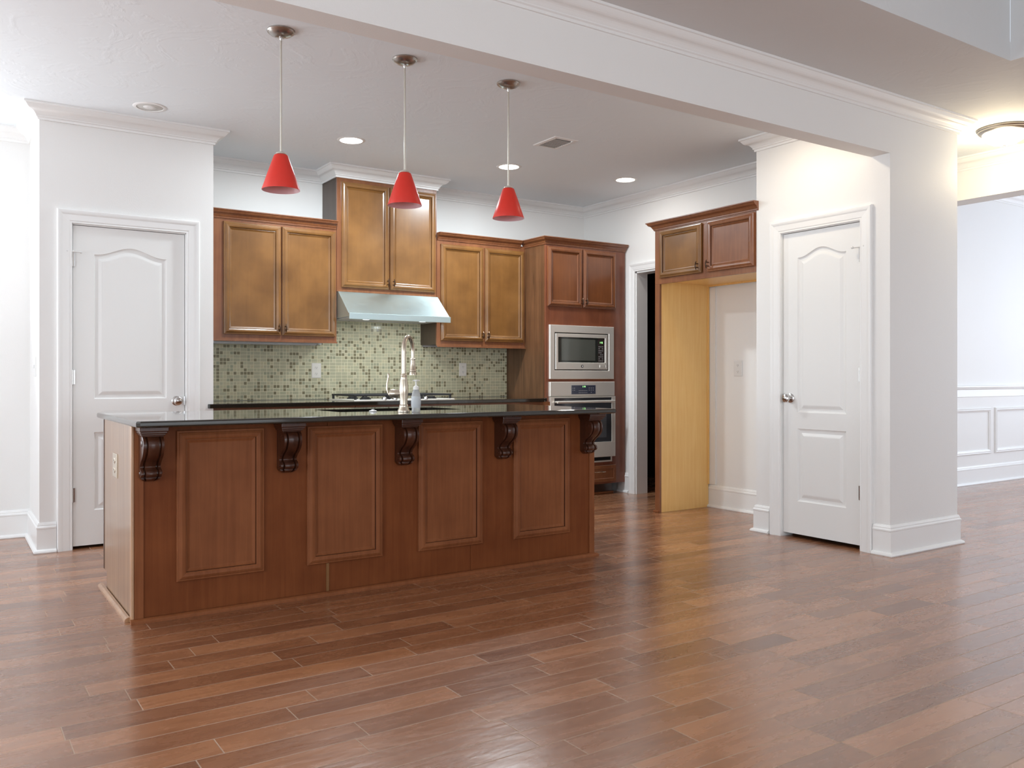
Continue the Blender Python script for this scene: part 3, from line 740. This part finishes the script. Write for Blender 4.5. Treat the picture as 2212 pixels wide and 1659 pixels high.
def outlet(name, fr, u, v, w, h, label, mat, kind='outlet', group=None):
    t = thing(name, label, 'outlet' if kind != 'switch' else 'light switch', fr(u, v-h/2, 0), group)
    mb = MB(); rings(mb, fr, u-w/2, u+w/2, v-h/2, v+h/2, [(0, .0005), (0, .004), (.003, .006), (.005, .006)]); mb.build('cover_plate', mat, t)
    if kind == 'switch':
        mb = MB(); mb.fbox(fr, u-.005, u+.005, v-.011, v+.011, .006, .012); mb.build('toggle', mat, t, bevel=.001)
    else:
        for k, dz in enumerate((-h*.2, h*.2)):
            mb = MB(); mb.loft([[fr(u+s*(.016)*math.cos(2*PI*i/20), v+dz+s*.014*math.sin(2*PI*i/20), d) for i in range(20)] for s, d in ((1, .006), (1, .0072), (.93, .0078))])
            sk = mb.build('socket', mat, t)
            mb = MB(); mb.fbox(fr, u-.0065, u-.0045, v+dz-.002, v+dz+.006, .0078, .0082); mb.fbox(fr, u+.0045, u+.0065, v+dz-.002, v+dz+.006, .0078, .0082)
            mb.loft(disc(fr, u, v+dz-.008, .0022, .0078, .0082, 10)); mb.build('slot', M['slot'], sk)
    return t
ft = FY(6.718)
outlet('wall_outlet', ft, 2.557, 1.137, .080, .122, 'beige outlet on the tiles left of the faucet', M['plate'])
outlet('wall_outlet', ft, 3.945, 1.152, .076, .118, 'beige outlet on the tiles right of the faucet', M['plate'])
outlet('wall_outlet', FX(5.36), 4.737, 1.153, .085, .125, 'white outlet on the wall inside the empty refrigerator alcove', M['plate_white'])
outlet('light_switch', FX(.505), 6.25, 1.15, .075, .125, 'white light switch on the narrow bright wall at far left', M['plate_white'], 'switch')

# --- base cabinets and back countertop
def base_cab(x0, x1, label):
    t = thing('base_cabinet', label, 'cabinet', ((x0+x1)/2, 6.4, 0)); fr = FY(6.03)
    mb = MB(); mb.box(x0, x1, 6.03, 6.726, .10, .868); mb.build('cabinet_box', M['wood_red'], t)
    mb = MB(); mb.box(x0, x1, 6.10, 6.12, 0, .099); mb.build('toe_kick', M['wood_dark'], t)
    m = (x0+x1)/2
    for i, (a, b) in enumerate(((x0+.02, m-.004), (m+.004, x1-.02))):
        d = cab_door('cabinet_door', fr, a, b, .12, .66, M['wood'], t); pull(fr, b-.02 if i == 0 else a+.02, .60, d)
        mb = MB(); rings(mb, fr, a, b, .68, .84, [(0, 0), (0, .014), (.005, .018), (.03, .018), (.034, .014), (.04, .014)])
        w = mb.build('drawer', M['wood'], t); pull(fr, (a+b)/2, .76, w, False, .10)
    return t
base_cab(1.556, 2.60, 'brown base cabinet under the left end of the back counter')
base_cab(2.604, 3.50, 'brown base cabinet under the cooktop')
base_cab(3.504, 4.422, 'brown base cabinet against the oven cabinet side')
def slab(mb, pts, z0, z1, hole=None, r=.008):
    """countertop with rounded edges; pts counter-clockwise outline"""
    def off(P, o):
        n = len(P); out = []
        for i in range(n):
            a, b, c = Vector(P[i-1]), Vector(P[i]), Vector(P[(i+1) % n])
            d1 = (b-a).normalized(); d2 = (c-b).normalized()
            n1 = Vector((-d1.y, d1.x)); n2 = Vector((-d2.y, d2.x)); m = (n1+n2)/(1+n1.dot(n2)); q = b+m*o; out.append((q.x, q.y))
        return out
    L = [(r, z0), (r*.3, z0+r*.3), (0, z0+r), (0, z1-r), (r*.3, z1-r*.3), (r, z1)]
    loops = [[(x, y, z) for x, y in off(pts, o)] for o, z in L]
    mb.loft(loops, cap0=True if not hole else False, cap1=False if hole else True)
    if hole:
        n = len(pts); outer = off(pts, r)
        for z in (z0, z1):
            bm = bmesh.new(); es = []
            for lp in (outer, hole):
                vs = [bm.verts.new((x, y, z)) for x, y in lp]
                es += [bm.edges.new((vs[i], vs[(i+1) % len(vs)])) for i in range(len(vs))]
            bmesh.ops.triangle_fill(bm, use_beauty=True, edges=es)
            bm.verts.index_update()
            mb.add([v.co[:] for v in bm.verts], [[v.index for v in f.verts] for f in bm.faces]); bm.free()
        mb.loft([[(x, y, z) for x, y in hole] for z in (z0, z1)], cap0=False, cap1=False)
mb = MB()
slab(mb, [(1.512, 5.990), (1.522, 5.978), (4.325, 5.978), (4.345, 5.992), (4.345, 6.076), (4.424, 6.076), (4.424, 6.716), (1.553, 6.716), (1.553, 5.997), (1.512, 5.997)], .870, .900, r=.004)
tag(mb.build('back_countertop', M['granite']), 'dark polished stone counter along the back wall', 'countertop')

# --- cooktop
t = thing('gas_cooktop', 'stainless gas cooktop with black grates in the back counter', 'cooktop', (3.05, 6.35, .90))
mb = MB(); rings(mb, lambda u, v, d: (u, v, .9005+d), 2.61, 3.49, 6.07, 6.58, [(0, 0), (0, .005), (.006, .009), (.014, .008)]); mb.build('cooktop_tray', M['steel'], t)
burn = [(2.76, 6.20), (2.76, 6.45), (3.05, 6.34), (3.34, 6.20), (3.34, 6.45)]
for x, y in burn:
    mb = MB(); mb.lathe([(0, .908), (.045, .908), (.045, .918), (.034, .920), (.034, .928), (0, .929)], (x, y, 0), 24); mb.build('burner', M['black'], t, smooth=True)
for a, b in ((2.625, 2.905), (2.91, 3.19), (3.195, 3.475)):
    mb = MB(); z0, z1 = .936, .949
    for y in (6.10, 6.55): mb.box(a, b, y-.006, y+.006, z0, z1)
    for x in (a+.006, b-.006): mb.box(x-.006, x+.006, 6.10, 6.55, z0, z1)
    for y in (6.20, 6.325, 6.45): mb.box(a, b, y-.005, y+.005, z0, z1)
    m = (a+b)/2; mb.box(m-.005, m+.005, 6.10, 6.55, z0, z1)
    for x in (a+.01, b-.01):
        for y in (6.105, 6.545): mb.box(x-.008, x+.008, y-.008, y+.008, .9085, z0+.002)
    mb.build('grate', M['iron'], t, bevel=.002)
for i in range(5):
    mb = MB(); mb.lathe([(0, .908), (.02, .908), (.019, .924), (.015, .928), (0, .928)], (2.87+.09*i, 6.088, 0), 20); mb.build('knob', M['chrome'], t, smooth=True)

# ================================================================== ISLAND
isl = thing('kitchen_island', 'long dark brown panelled kitchen island with carved corbels', 'kitchen island', (2.0, 4.4, 0))
IY = 4.05
mb = MB(); mb.box(.706, 3.294, 4.058, 4.75, 0, .868); mb.box(.706, 1.72, 4.75, 4.83, .10, .868); mb.box(2.56, 3.294, 4.75, 4.83, .10, .868); mb.box(1.72, 2.56, 4.75, 4.83, .10, .60)
mbi = mb
# leave a pocket for the sink bowl
mb = MB()
mb.box(.706, 3.294, 4.058, 4.24, 0, .868); mb.box(.706, 1.72, 4.24, 4.75, 0, .868); mb.box(2.56, 3.294, 4.24, 4.75, 0, .868); mb.box(1.72, 2.56, 4.24, 4.75, 0, .62)
mb.box(.706, 1.72, 4.75, 4.83, .10, .868); mb.box(2.56, 3.294, 4.75, 4.83, .10, .868); mb.box(1.72, 2.56, 4.75, 4.83, .10, .868)
mb.build('island_body', M['wood_isl'], isl)
for a, b in ((.706, 1.5985), (1.6005, 2.4265), (2.4285, 3.294)):
    mb = MB(); mb.box(a, b, IY, 4.0575, .02, .868); mb.build('back_panel', M['wood_isl'], isl, bevel=.001)
mb = MB(); mb.box(.700, .7055, 4.085, 4.75, 0, .868); mb.box(.700, .7055, 4.75, 4.822, .10, .868)
ep = mb.build('end_panel', wood('island_end_sheen', (.22, .115, .055), (.33, .19, .10), rough=.3, coat=.5, blotch=.15, spec=.5), isl)  # grazing sheen on the island end is put into a lighter brown
mb = MB(); mb.box(.694, .7058, 4.044, 4.086, 0, .868); ct = mb.build('corner_trim', M['wood_edge'], isl, bevel=.003); ct['label'] = 'pale wooden corner strip'  # paler brown than the island front
mb = MB(); mb.box(.7065, .745, 4.044, 4.0495, .02, .868); mb.build('corner_stile', M['wood_islf'], isl, bevel=.001)
mb = MB(); mb.box(3.262, 3.300, 4.044, 4.0495, .02, .868); mb.build('corner_stile', M['wood_islf'], isl, bevel=.001)
mb = MB(); mb.box(.698, .7055, 4.8225, 4.842, .10, .868); mb.build('cabinet_edge', M['wood_corbel'], isl)
mb = MB(); mb.box(1.592, 1.607, 4.0465, 4.0499, .02, .16); mb.build('seam_batten', M['wood'], isl)
fr = FY(IY)
for (a, b) in ((.882, 1.279), (1.491, 1.893), (2.101, 2.499), (2.706, 3.107)):
    cab_door('decorative_panel', fr, a, b, .162, .843, M['wood_islf'], isl)
# kitchen-side doors of the island
fk = lambda u, v, d: (u, 4.83+d, v)
for (a, b) in ((.75, 1.20), (1.21, 1.66), (1.70, 2.14), (2.15, 2.58), (2.62, 3.25)):
    cab_door('cabinet_door', fk, a, b, .13, .84, M['wood_islf'], isl)
SHOE = [(-.002, 0), (.020, 0), (.0195, .008), (.016, .015), (.009, .0195), (-.002, .021)]
mb = MB(); mb.sweep([(.690, IY-.006), (3.300, IY-.006), (3.300, 4.75)], SHOE, FH); mb.build('shoe_molding', M['wood_islf'], isl)
mb = MB(); mb.sweep([(.694, 4.86), (.694, 4.09)], SHOE, FH, side=1); s2 = mb.build('shoe_molding', M['wood_edge'], isl); s2['label'] = 'pale shoe moulding'  # end shoe in a paler brown than the front one

# corbels
def corbel(xc):
    # side silhouette of the front surface: (projection from the face, z)
    key = [(.078, .826), (.095, .815), (.104, .795), (.103, .772), (.092, .750), (.070, .730), (.046, .714), (.032, .700), (.026, .690), (.030, .682), (.044, .676), (.052, .666), (.052, .654), (.042, .645), (.034, .643), (.036, .637), (.028, .629), (.014, .624), (.002, .623)]
    cols = [(-1, -.004, .985), (-.97, .004, 1), (-.74, .005, 1), (-.66, -.010, .97), (-.58, -.010, .97), (-.50, .004, 1), (-.25, .008, 1), (0, .010, 1), (.25, .008, 1), (.50, .004, 1), (.58, -.010, .97), (.66, -.010, .97), (.74, .005, 1), (.97, .004, 1), (1, -.004, .985)]
    # smooth the silhouette
    pts = []
    for i in range(len(key)-1):
        p0 = key[max(i-1, 0)]; p1 = key[i]; p2 = key[i+1]; p3 = key[min(i+2, len(key)-1)]
        for s in range(3):
            t = s/3; pts.append(tuple(.5*((2*p1[k])+(-p0[k]+p2[k])*t+(2*p0[k]-5*p1[k]+4*p2[k]-p3[k])*t*t+(-p0[k]+3*p1[k]-3*p2[k]+p3[k])*t**3) for k in (0, 1)))
    pts.append(key[-1])
    mb = MB(); nv = len(pts); y = lambda d: IY-d
    vs = []; fs = []
    def hw(z):  # half width narrows towards the foot
        return .044-.022*((.645-z)/.022)**1.5 if z < .645 else .044
    for c, e, s in cols:
        for d, z in pts: vs.append((xc+c*hw(z), y(max(d+e*min(1, d/.03), .0)), z))
    for j in range(len(cols)-1):
        for i in range(nv-1): a = j*nv+i; fs.append((a, a+1, a+nv+1, a+nv))
    k = len(vs)
    for c in (cols[0][0], cols[-1][0]):
        for d, z in pts: vs.append((xc+c*hw(z), y(0), z))
    for i in range(nv-1):
        fs.append((i, i+1, k+i+1, k+i)); a = (len(cols)-1)*nv+i; fs.append((a, a+1, k+nv+i+1, k+nv+i))
    fs.append(tuple([j*nv for j in range(len(cols))]+[k+nv, k]))
    mb.add(vs, fs)
    # round bosses of the scroll on both flanks
    for sd in (-1, 1):
        for (d, z, r) in ((.074, .795, .014), (.038, .662, .009)):
            loops = [[(xc+sd*(.043+h), y(d+rr*math.cos(2*PI*i/18)), z+rr*math.sin(2*PI*i/18)) for i in range(18)] for rr, h in ((r, 0), (r, .003), (r*.6, .005), (r*.3, .005))]
            mb.loft(loops)
    o = mb.build('corbel', M['wood_corbel'], isl, smooth=True)
    cp = MB(); w = .052
    def slabby(hw_, d, z0, z1): cp.box(xc-hw_, xc+hw_, y(d), y(0), z0, z1)
    slabby(.060, .118, .848, .8675); slabby(.056, .110, .838, .849); slabby(.051, .100, .830, .839); slabby(.046, .090, .824, .831)
    cp.build('corbel_cap', M['wood_corbel'], o, bevel=.003, seg=3)
    return o
for xc in (.768, 1.388, 2.012, 2.628, 3.238): corbel(xc)

outl = outlet('wall_outlet', FX(.700), 4.48, .66, .115, .115, 'square steel-coloured outlet on the island end panel', M['nickel'])

mb = MB()
hole = [(1.80, 4.30), (2.50, 4.30), (2.53, 4.33), (2.53, 4.67), (2.50, 4.70), (1.80, 4.70), (1.77, 4.67), (1.77, 4.33)]
slab(mb, [(.685, 3.885), (.700, 3.870), (3.320, 3.870), (3.335, 3.885), (3.335, 4.92), (1.03, 4.92), (1.03, 5.20), (.755, 5.20), (.685, 4.97)], .869, .897, hole, r=.008)
tag(mb.build('island_countertop', M['granite']), 'dark polished stone top of the island', 'countertop')
t = thing('kitchen_sink', 'black undermount sink in the island top', 'sink', (2.15, 4.5, .65))
mb = MB()
def rr(x0, x1, y0, y1, z): 
    c = .03; return [(x0+c, y0, z), (x1-c, y0, z), (x1, y0+c, z), (x1, y1-c, z), (x1-c, y1, z), (x0+c, y1, z), (x0, y1-c, z), (x0, y0+c, z)]
mb.loft([rr(1.74, 2.56-.002, 4.262, 4.73, .864), rr(1.74, 2.558, 4.262, 4.73, .8685), rr(1.775, 2.525, 4.305, 4.695, .8685), rr(1.785, 2.515, 4.315, 4.685, .68), rr(1.80, 2.50, 4.33, 4.67, .67)], cap0=False)
mb.loft([rr(1.765, 2.535, 4.295, 4.705, .864), rr(1.765, 2.535, 4.295, 4.705, .655)], cap0=False)
mb.build('sink_bowl', M['black'], t, smooth=True)
mb = MB(); mb.lathe([(0, .671), (.045, .671), (.045, .674), (.03, .672), (0, .672)], (2.15, 4.5, 0), 24); mb.build('drain', M['chrome'], t)

# --- faucet
fx_, fy_ = 2.062, 4.135; ZT = .8975
t = thing('kitchen_faucet', 'tall brushed nickel gooseneck faucet on the island', 'faucet', (fx_, fy_, ZT))
mb = MB()
mb.lathe([(0, ZT), (.033, ZT), (.034, ZT+.004), (.031, ZT+.012), (.026, ZT+.022), (.024, ZT+.032), (.0245, ZT+.036), (.021, ZT+.040), (.021, ZT+.07), (.024, ZT+.095), (.0255, ZT+.115), (.024, ZT+.14), (.019, ZT+.172), (.0165, ZT+.19), (.018, ZT+.193), (.018, ZT+.198), (.0155, ZT+.201), (.0145, ZT+.206), (0, ZT+.206)], (fx_, fy_, 0), 32)
mb.build('faucet_body', M['nickel'], t, smooth=True)
dx, dy = .73, .683; r = .072
mb = MB(); pts = [(fx_, fy_, ZT+.20), (fx_, fy_, ZT+.25), (fx_, fy_, ZT+.30)]; zc = ZT+.325
for i in range(19):
    a = PI-PI*1.04*i/18; pts.append((fx_+dx*(r+r*math.cos(a)), fy_+dy*(r+r*math.cos(a)), zc+r*1.12*math.sin(a)))
ex, ey = pts[-1][0], pts[-1][1]
pts.append((ex+.0005, ey, zc-.045))
mb.tube(pts, [.0125]*4+[.0125-.003*i/18 for i in range(18)]+[.0095], 16); mb.build('spout', M['nickel'], t, smooth=True)
mb = MB(); z = zc-.040
mb.lathe([(0, z+.006), (.012, z+.006), (.0165, z+.003), (.0165, z-.001), (.0125, z-.004), (.0145, z-.03), (.018, z-.06), (.0195, z-.062), (.0195, z-.066), (.0175, z-.069), (.021, z-.083), (.021, z-.087), (0, z-.087)], (ex, ey, 0), 28)
mb.build('spray_head', M['nickel'], t, smooth=True)
hx, hy = -.77, .64
mb = MB(); zb = ZT+.098
mb.tube([(fx_+hx*a, fy_+hy*a, zb-.004*0) for a in (.005, .02, .042, .064, .074, .079)], [.016, .0195, .0235, .0245, .021, .008], 18); mb.build('handle_hub', M['nickel'], t, smooth=True)
mb = MB(); q = lambda a, z: (fx_+hx*a, fy_+hy*a, z)
mb.tube([q(.060, ZT+.072), q(.072, ZT+.084), q(.085, ZT+.10), q(.092, ZT+.125), q(.090, ZT+.155), q(.084, ZT+.18), q(.083, ZT+.200), q(.085, ZT+.207)], [.005, .006, .0055, .0055, .005, .005, .0065, .004], 12); mb.build('handle_lever', M['nickel'], t, smooth=True)

# --- soap bottle
sx_, sy_ = 2.105, 4.075
t = thing('soap_bottle', 'clear plastic soap pump bottle beside the faucet', 'soap bottle', (sx_, sy_, ZT))
mb = MB()
mb.lathe([(0, ZT), (.022, ZT), (.0245, ZT+.003), (.0235, ZT+.02), (.0265, ZT+.035), (.027, ZT+.06), (.0255, ZT+.085), (.021, ZT+.105), (.0165, ZT+.117), (.013, ZT+.122), (0, ZT+.123)], (sx_, sy_, 0), 28, sy=.75)
mb.build('bottle_body', M['bottle'], t, smooth=True)
mb = MB(); mb.lathe([(.0245, ZT+.024), (.0272, ZT+.036), (.0276, ZT+.06), (.0262, ZT+.084)], (sx_, sy_, 0), 28, sy=.77); mb.build('label_wrap', M['label'], t, smooth=True)
mb = MB(); mb.lathe([(0, ZT+.120), (.016, ZT+.120), (.016, ZT+.134), (.008, ZT+.140), (.0045, ZT+.142), (.0045, ZT+.163), (.010, ZT+.165), (.010, ZT+.171), (0, ZT+.172)], (sx_, sy_, 0), 20)
mb.tube([(sx_-.018, sy_+.003, ZT+.168), (sx_, sy_, ZT+.169), (sx_+.02, sy_-.003, ZT+.168)], .0035, 8); mb.build('pump', M['soapw'], t, smooth=True)
mb = MB(); mb.lathe([(0, ZT), (.020, ZT), (.022, ZT+.003), (.016, ZT+.007), (.009, ZT+.008), (.008, ZT+.012), (0, ZT+.013)], (1.945, 4.27, 0), 24)
tag(mb.build('sink_button', M['plate_white'], smooth=True), 'small white button cap at the sink edge', 'button')

# ================================================================== REFRIGERATOR CABINET
t = thing('refrigerator_cabinet', 'brown cabinet with tan side panel over the empty refrigerator space', 'cabinet', (5.07, 4.57, 0))
fr = FX(4.78)
mb = MB(); mb.box(4.80, 5.345, 4.064, 5.045, 1.853, 2.268); mb.build('cabinet_box', M['wood'], t)
mb = MB(); fx = lambda a, b, c, d: mb.fbox(fr, a, b, c, d, -.0195, 0)
fx(4.064, 4.09, 1.826, 2.268); fx(5.00, 5.089, 1.826, 2.268); fx(4.09, 5.00, 1.826, 1.885); fx(4.09, 5.00, 2.235, 2.268); fx(4.52, 4.57, 1.885, 2.235)
mb.build('face_frame', M['wood_red'], t, bevel=.001)
d = cab_door('cabinet_door', fr, 4.574, 5.027, 1.872, 2.246, M['wood'], t); pull(fr, 4.597, 1.925, d)
d = cab_door('cabinet_door', fr, 4.072, 4.515, 1.870, 2.247, M['wood_red'], t); pull(fr, 4.492, 1.925, d)
mb = MB(); cab_crown(mb, [(5.345, 5.089), (4.78, 5.089), (4.78, 4.040)], 2.322, .066); mb.build('crown_molding', M['wood_red'], t)
mb = MB(); mb.box(4.80, 5.345, 5.054, 5.089, 0, 2.268); mb.box(4.780, 4.7995, 5.036, 5.089, 0, 1.8255); mb.build('side_panel', M['wood_red'], t, bevel=.001)
mb = MB(); mb.box(4.800, 5.345, 5.0462, 5.0535, 0, 1.8525); ip = mb.build('inner_panel', M['tan'], t); ip['label'] = 'unfinished tan maple panel'
mb = MB(); mb.box(4.80, 5.32, 4.064, 5.046, 1.8475, 1.8525); mb.box(5.32, 5.345, 4.064, 5.046, 1.835, 1.8525); ub = mb.build('underside', M['tan'], t); ub['label'] = 'unfinished tan underside'
mb = MB(); mb.box(5.333, 5.345, 5.035, 5.0461, .19, 1.8465); mb.build('rear_cleat', M['tan'], t)
mb = MB(); mb.box(4.760, 4.7795, 5.034, 5.092, 0, .018); mb.build('shoe_molding', M['wood_islf'], t, bevel=.004)

# ================================================================== LIGHT FIXTURES
P0 = (1.370, 4.068)
pl = ['red glass cone pendant nearest the pantry door, leftmost of three', 'red glass cone pendant in the middle, in front of the tall cabinet', 'red glass cone pendant over the right end of the island']
pend = thing('pendant_lamp', pl[0], 'pendant lamp', (P0[0], P0[1], ZC), 'red pendants above the island')
c = (P0[0], P0[1], 0)
mb = MB(); mb.lathe([(0, ZC-.0005), (.066, ZC-.0005), (.067, ZC-.006), (.062, ZC-.012), (.060, ZC-.012), (.050, ZC-.022), (.030, ZC-.030), (.012, ZC-.033), (0, ZC-.033)], c, 40); cn = mb.build('canopy', M['nickel_pend'], pend, smooth=True)
mb = MB(); mb.lathe([(0, ZC-.030), (.009, ZC-.032), (.010, ZC-.038), (.007, ZC-.044), (.0055, ZC-.05), (0, ZC-.05)], c, 16); mb.build('cord_grip', M['chrome'], cn, smooth=True)
mb = MB(); mb.tube([(c[0], c[1], ZC-.035), (c[0], c[1], 2.168)], .0048, 12); mb.build('stem', M['stem'], pend, smooth=True)
mb = MB(); mb.lathe([(0, 2.176), (.008, 2.175), (.022, 2.170), (.025, 2.166), (.025, 2.163), (.019, 2.160), (.019, 2.145), (0, 2.145)], c, 24); mb.build('socket_cap', M['stem'], pend, smooth=True)
mb = MB()
mb.lathe([(.031, 2.158), (.034, 2.154), (.0915, 1.990), (.0900, 1.988)], c, 56); mb2 = MB()
mb = MB(); L = lambda r, z: [(c[0]+r*math.cos(2*PI*i/56), c[1]+r*math.sin(2*PI*i/56), z) for i in range(56)]
mb.loft([L(.0195, 2.1595), L(.031, 2.158), L(.034, 2.154), L(.063, 2.072), L(.0905, 1.990), L(.0900, 1.9885)], cap0=False, cap1=False, mi=0)
mb.loft([L(.0900, 1.9885), L(.0885, 1.990), L(.0605, 2.072), L(.0325, 2.150), L(.0195, 2.154)], cap0=False, cap1=False, mi=1)
mb.build('lamp_shade', [M['red'], M['redin']], pend, smooth=True)
copy_tree(pend, (.665, 0, 0), pl[1]); copy_tree(pend, (1.324, .006, 0), pl[2])

def spot(loc, power, col, size=2.2, r=.06, blend=.6):
    l = bpy.data.lights.new('lamp_light', 'AREA'); l.shape = 'DISK'; l.size = .15; l.spread = math.radians(180); l.energy = power; l.color = col
    o = bpy.data.objects.new('lamp_light', l); COL.objects.link(o); o.location = loc
    return o
def recessed(x, y, label, lit, power=0, col=(1, .97, .92), group='recessed downlights in the kitchen ceiling', r=.078):
    t = thing('recessed_light', label, 'recessed light', (x, y, ZC), group)
    mb = MB(); l = lambda rr, z: [(x+rr*math.cos(2*PI*i/40), y+rr*math.sin(2*PI*i/40), z) for i in range(40)]
    mb.loft([l(r, ZC-.0005), l(r+.001, ZC-.005), l(r+.018, ZC-.004), l(r+.022, ZC-.0005)], closed=True); mb.build('trim_ring', M['trim'], t, smooth=True)
    if lit:
        mb = MB(); mb.lathe([(0, ZC-.0008), (r, ZC-.0008), (r*.9, ZC-.006), (r*.5, ZC-.010), (0, ZC-.011)], (x, y, 0), 40); mb.build('lamp_lens', M[lit], t, smooth=True)
        spot((x, y, ZC-.02), power, col)
    else:
        # bare reflector with its bulb, seen dark
        mb = MB(); mb.lathe([(0, ZC-.0008), (r, ZC-.0008), (r*.98, ZC-.0020), (0, ZC-.0021)], (x, y, 0), 40); mb.build('reflector', M['lampoff'], t, smooth=True)
        mb = MB(); mb.lathe([(0, ZC-.0022), (.040, ZC-.0022), (.036, ZC-.006), (.015, ZC-.009), (0, ZC-.0095)], (x, y, 0), 28); mb.build('bulb', M['plate_white'], t, smooth=True)
    return t
recessed(1.081, 5.671, 'unlit recessed light above the pantry door', None)
recessed(2.418, 5.675, 'bright recessed light left of the middle pendant', 'lamp_w', 28, (.86, .95, 1))
recessed(3.768, 5.69, 'bright recessed light behind the right pendant stem', 'lamp_w', 28, (.86, .95, 1))
recessed(4.841, 5.516, 'warm recessed light nearest the right wall crown', 'lamp_warm', 2.6, (1, .96, .90))
recessed(4.28, 3.56, 'warm recessed light hidden behind the header near the closet door', 'lamp_warm', 4.5, (1, .84, .62))

t = thing('flush_mount_light', 'lit white dome ceiling light in the hall', 'ceiling light', (5.97, 2.96, ZC))
c = (5.97, 2.96, 0)
mb = MB(); mb.lathe([(0, ZC-.0005), (.166, ZC-.0005), (.168, ZC-.010), (.160, ZC-.018), (.160, ZC-.022), (.150, ZC-.032), (.138, ZC-.036), (0, ZC-.036)], c, 48); mb.build('lamp_pan', M['nickel_pend'], t, smooth=True)
mb = MB(); mb.lathe([(.134, ZC-.0365), (.130, ZC-.055), (.112, ZC-.080), (.080, ZC-.100), (.040, ZC-.111), (.012, ZC-.114), (0, ZC-.1142)], c, 48); mb.build('glass_dome', M['lamp_dome'], t, smooth=True)
mb = MB(); mb.lathe([(0, ZC-.1144), (.011, ZC-.1144), (.009, ZC-.121), (0, ZC-.125)], c, 20); mb.build('finial', M['nickel_pend'], t, smooth=True)
l = bpy.data.lights.new('hall_light', 'POINT'); l.energy = 16; l.color = (1, .84, .55); l.shadow_soft_size = .12
o = bpy.data.objects.new('hall_light', l); COL.objects.link(o); o.location = (5.97, 2.96, ZC-.26)

# ceiling air vent
t = thing('air_vent', 'small grey air vent in the kitchen ceiling', 'air vent', (3.66, 4.92, ZC))
fc = lambda u, v, d: (u, v, ZC-d)
mb = MB(); rings(mb, fc, 3.556, 3.764, 4.785, 5.058, [(0, .0005), (.004, .006), (.028, .009), (.030, .003), (.034, .003)]); mb.build('vent_frame', M['trim'], t)
mb = MB()
for i in range(9):
    y0 = 4.838+i*.022; mb.fbox(fc, 3.592, 3.728, y0, y0+.012, .0035, .0080)
mb.build('louver', M['grille'], t)
mb = MB(); mb.fbox(fc, 3.588, 3.732, 4.819, 5.025, .0030, .0034); mb.build('duct_opening', M['slot'], t)
mb = MB(); mb.fbox(fc, 3.715, 3.728, 4.80, 4.815, .008, .016); mb.build('lever', M['plate_white'], t)
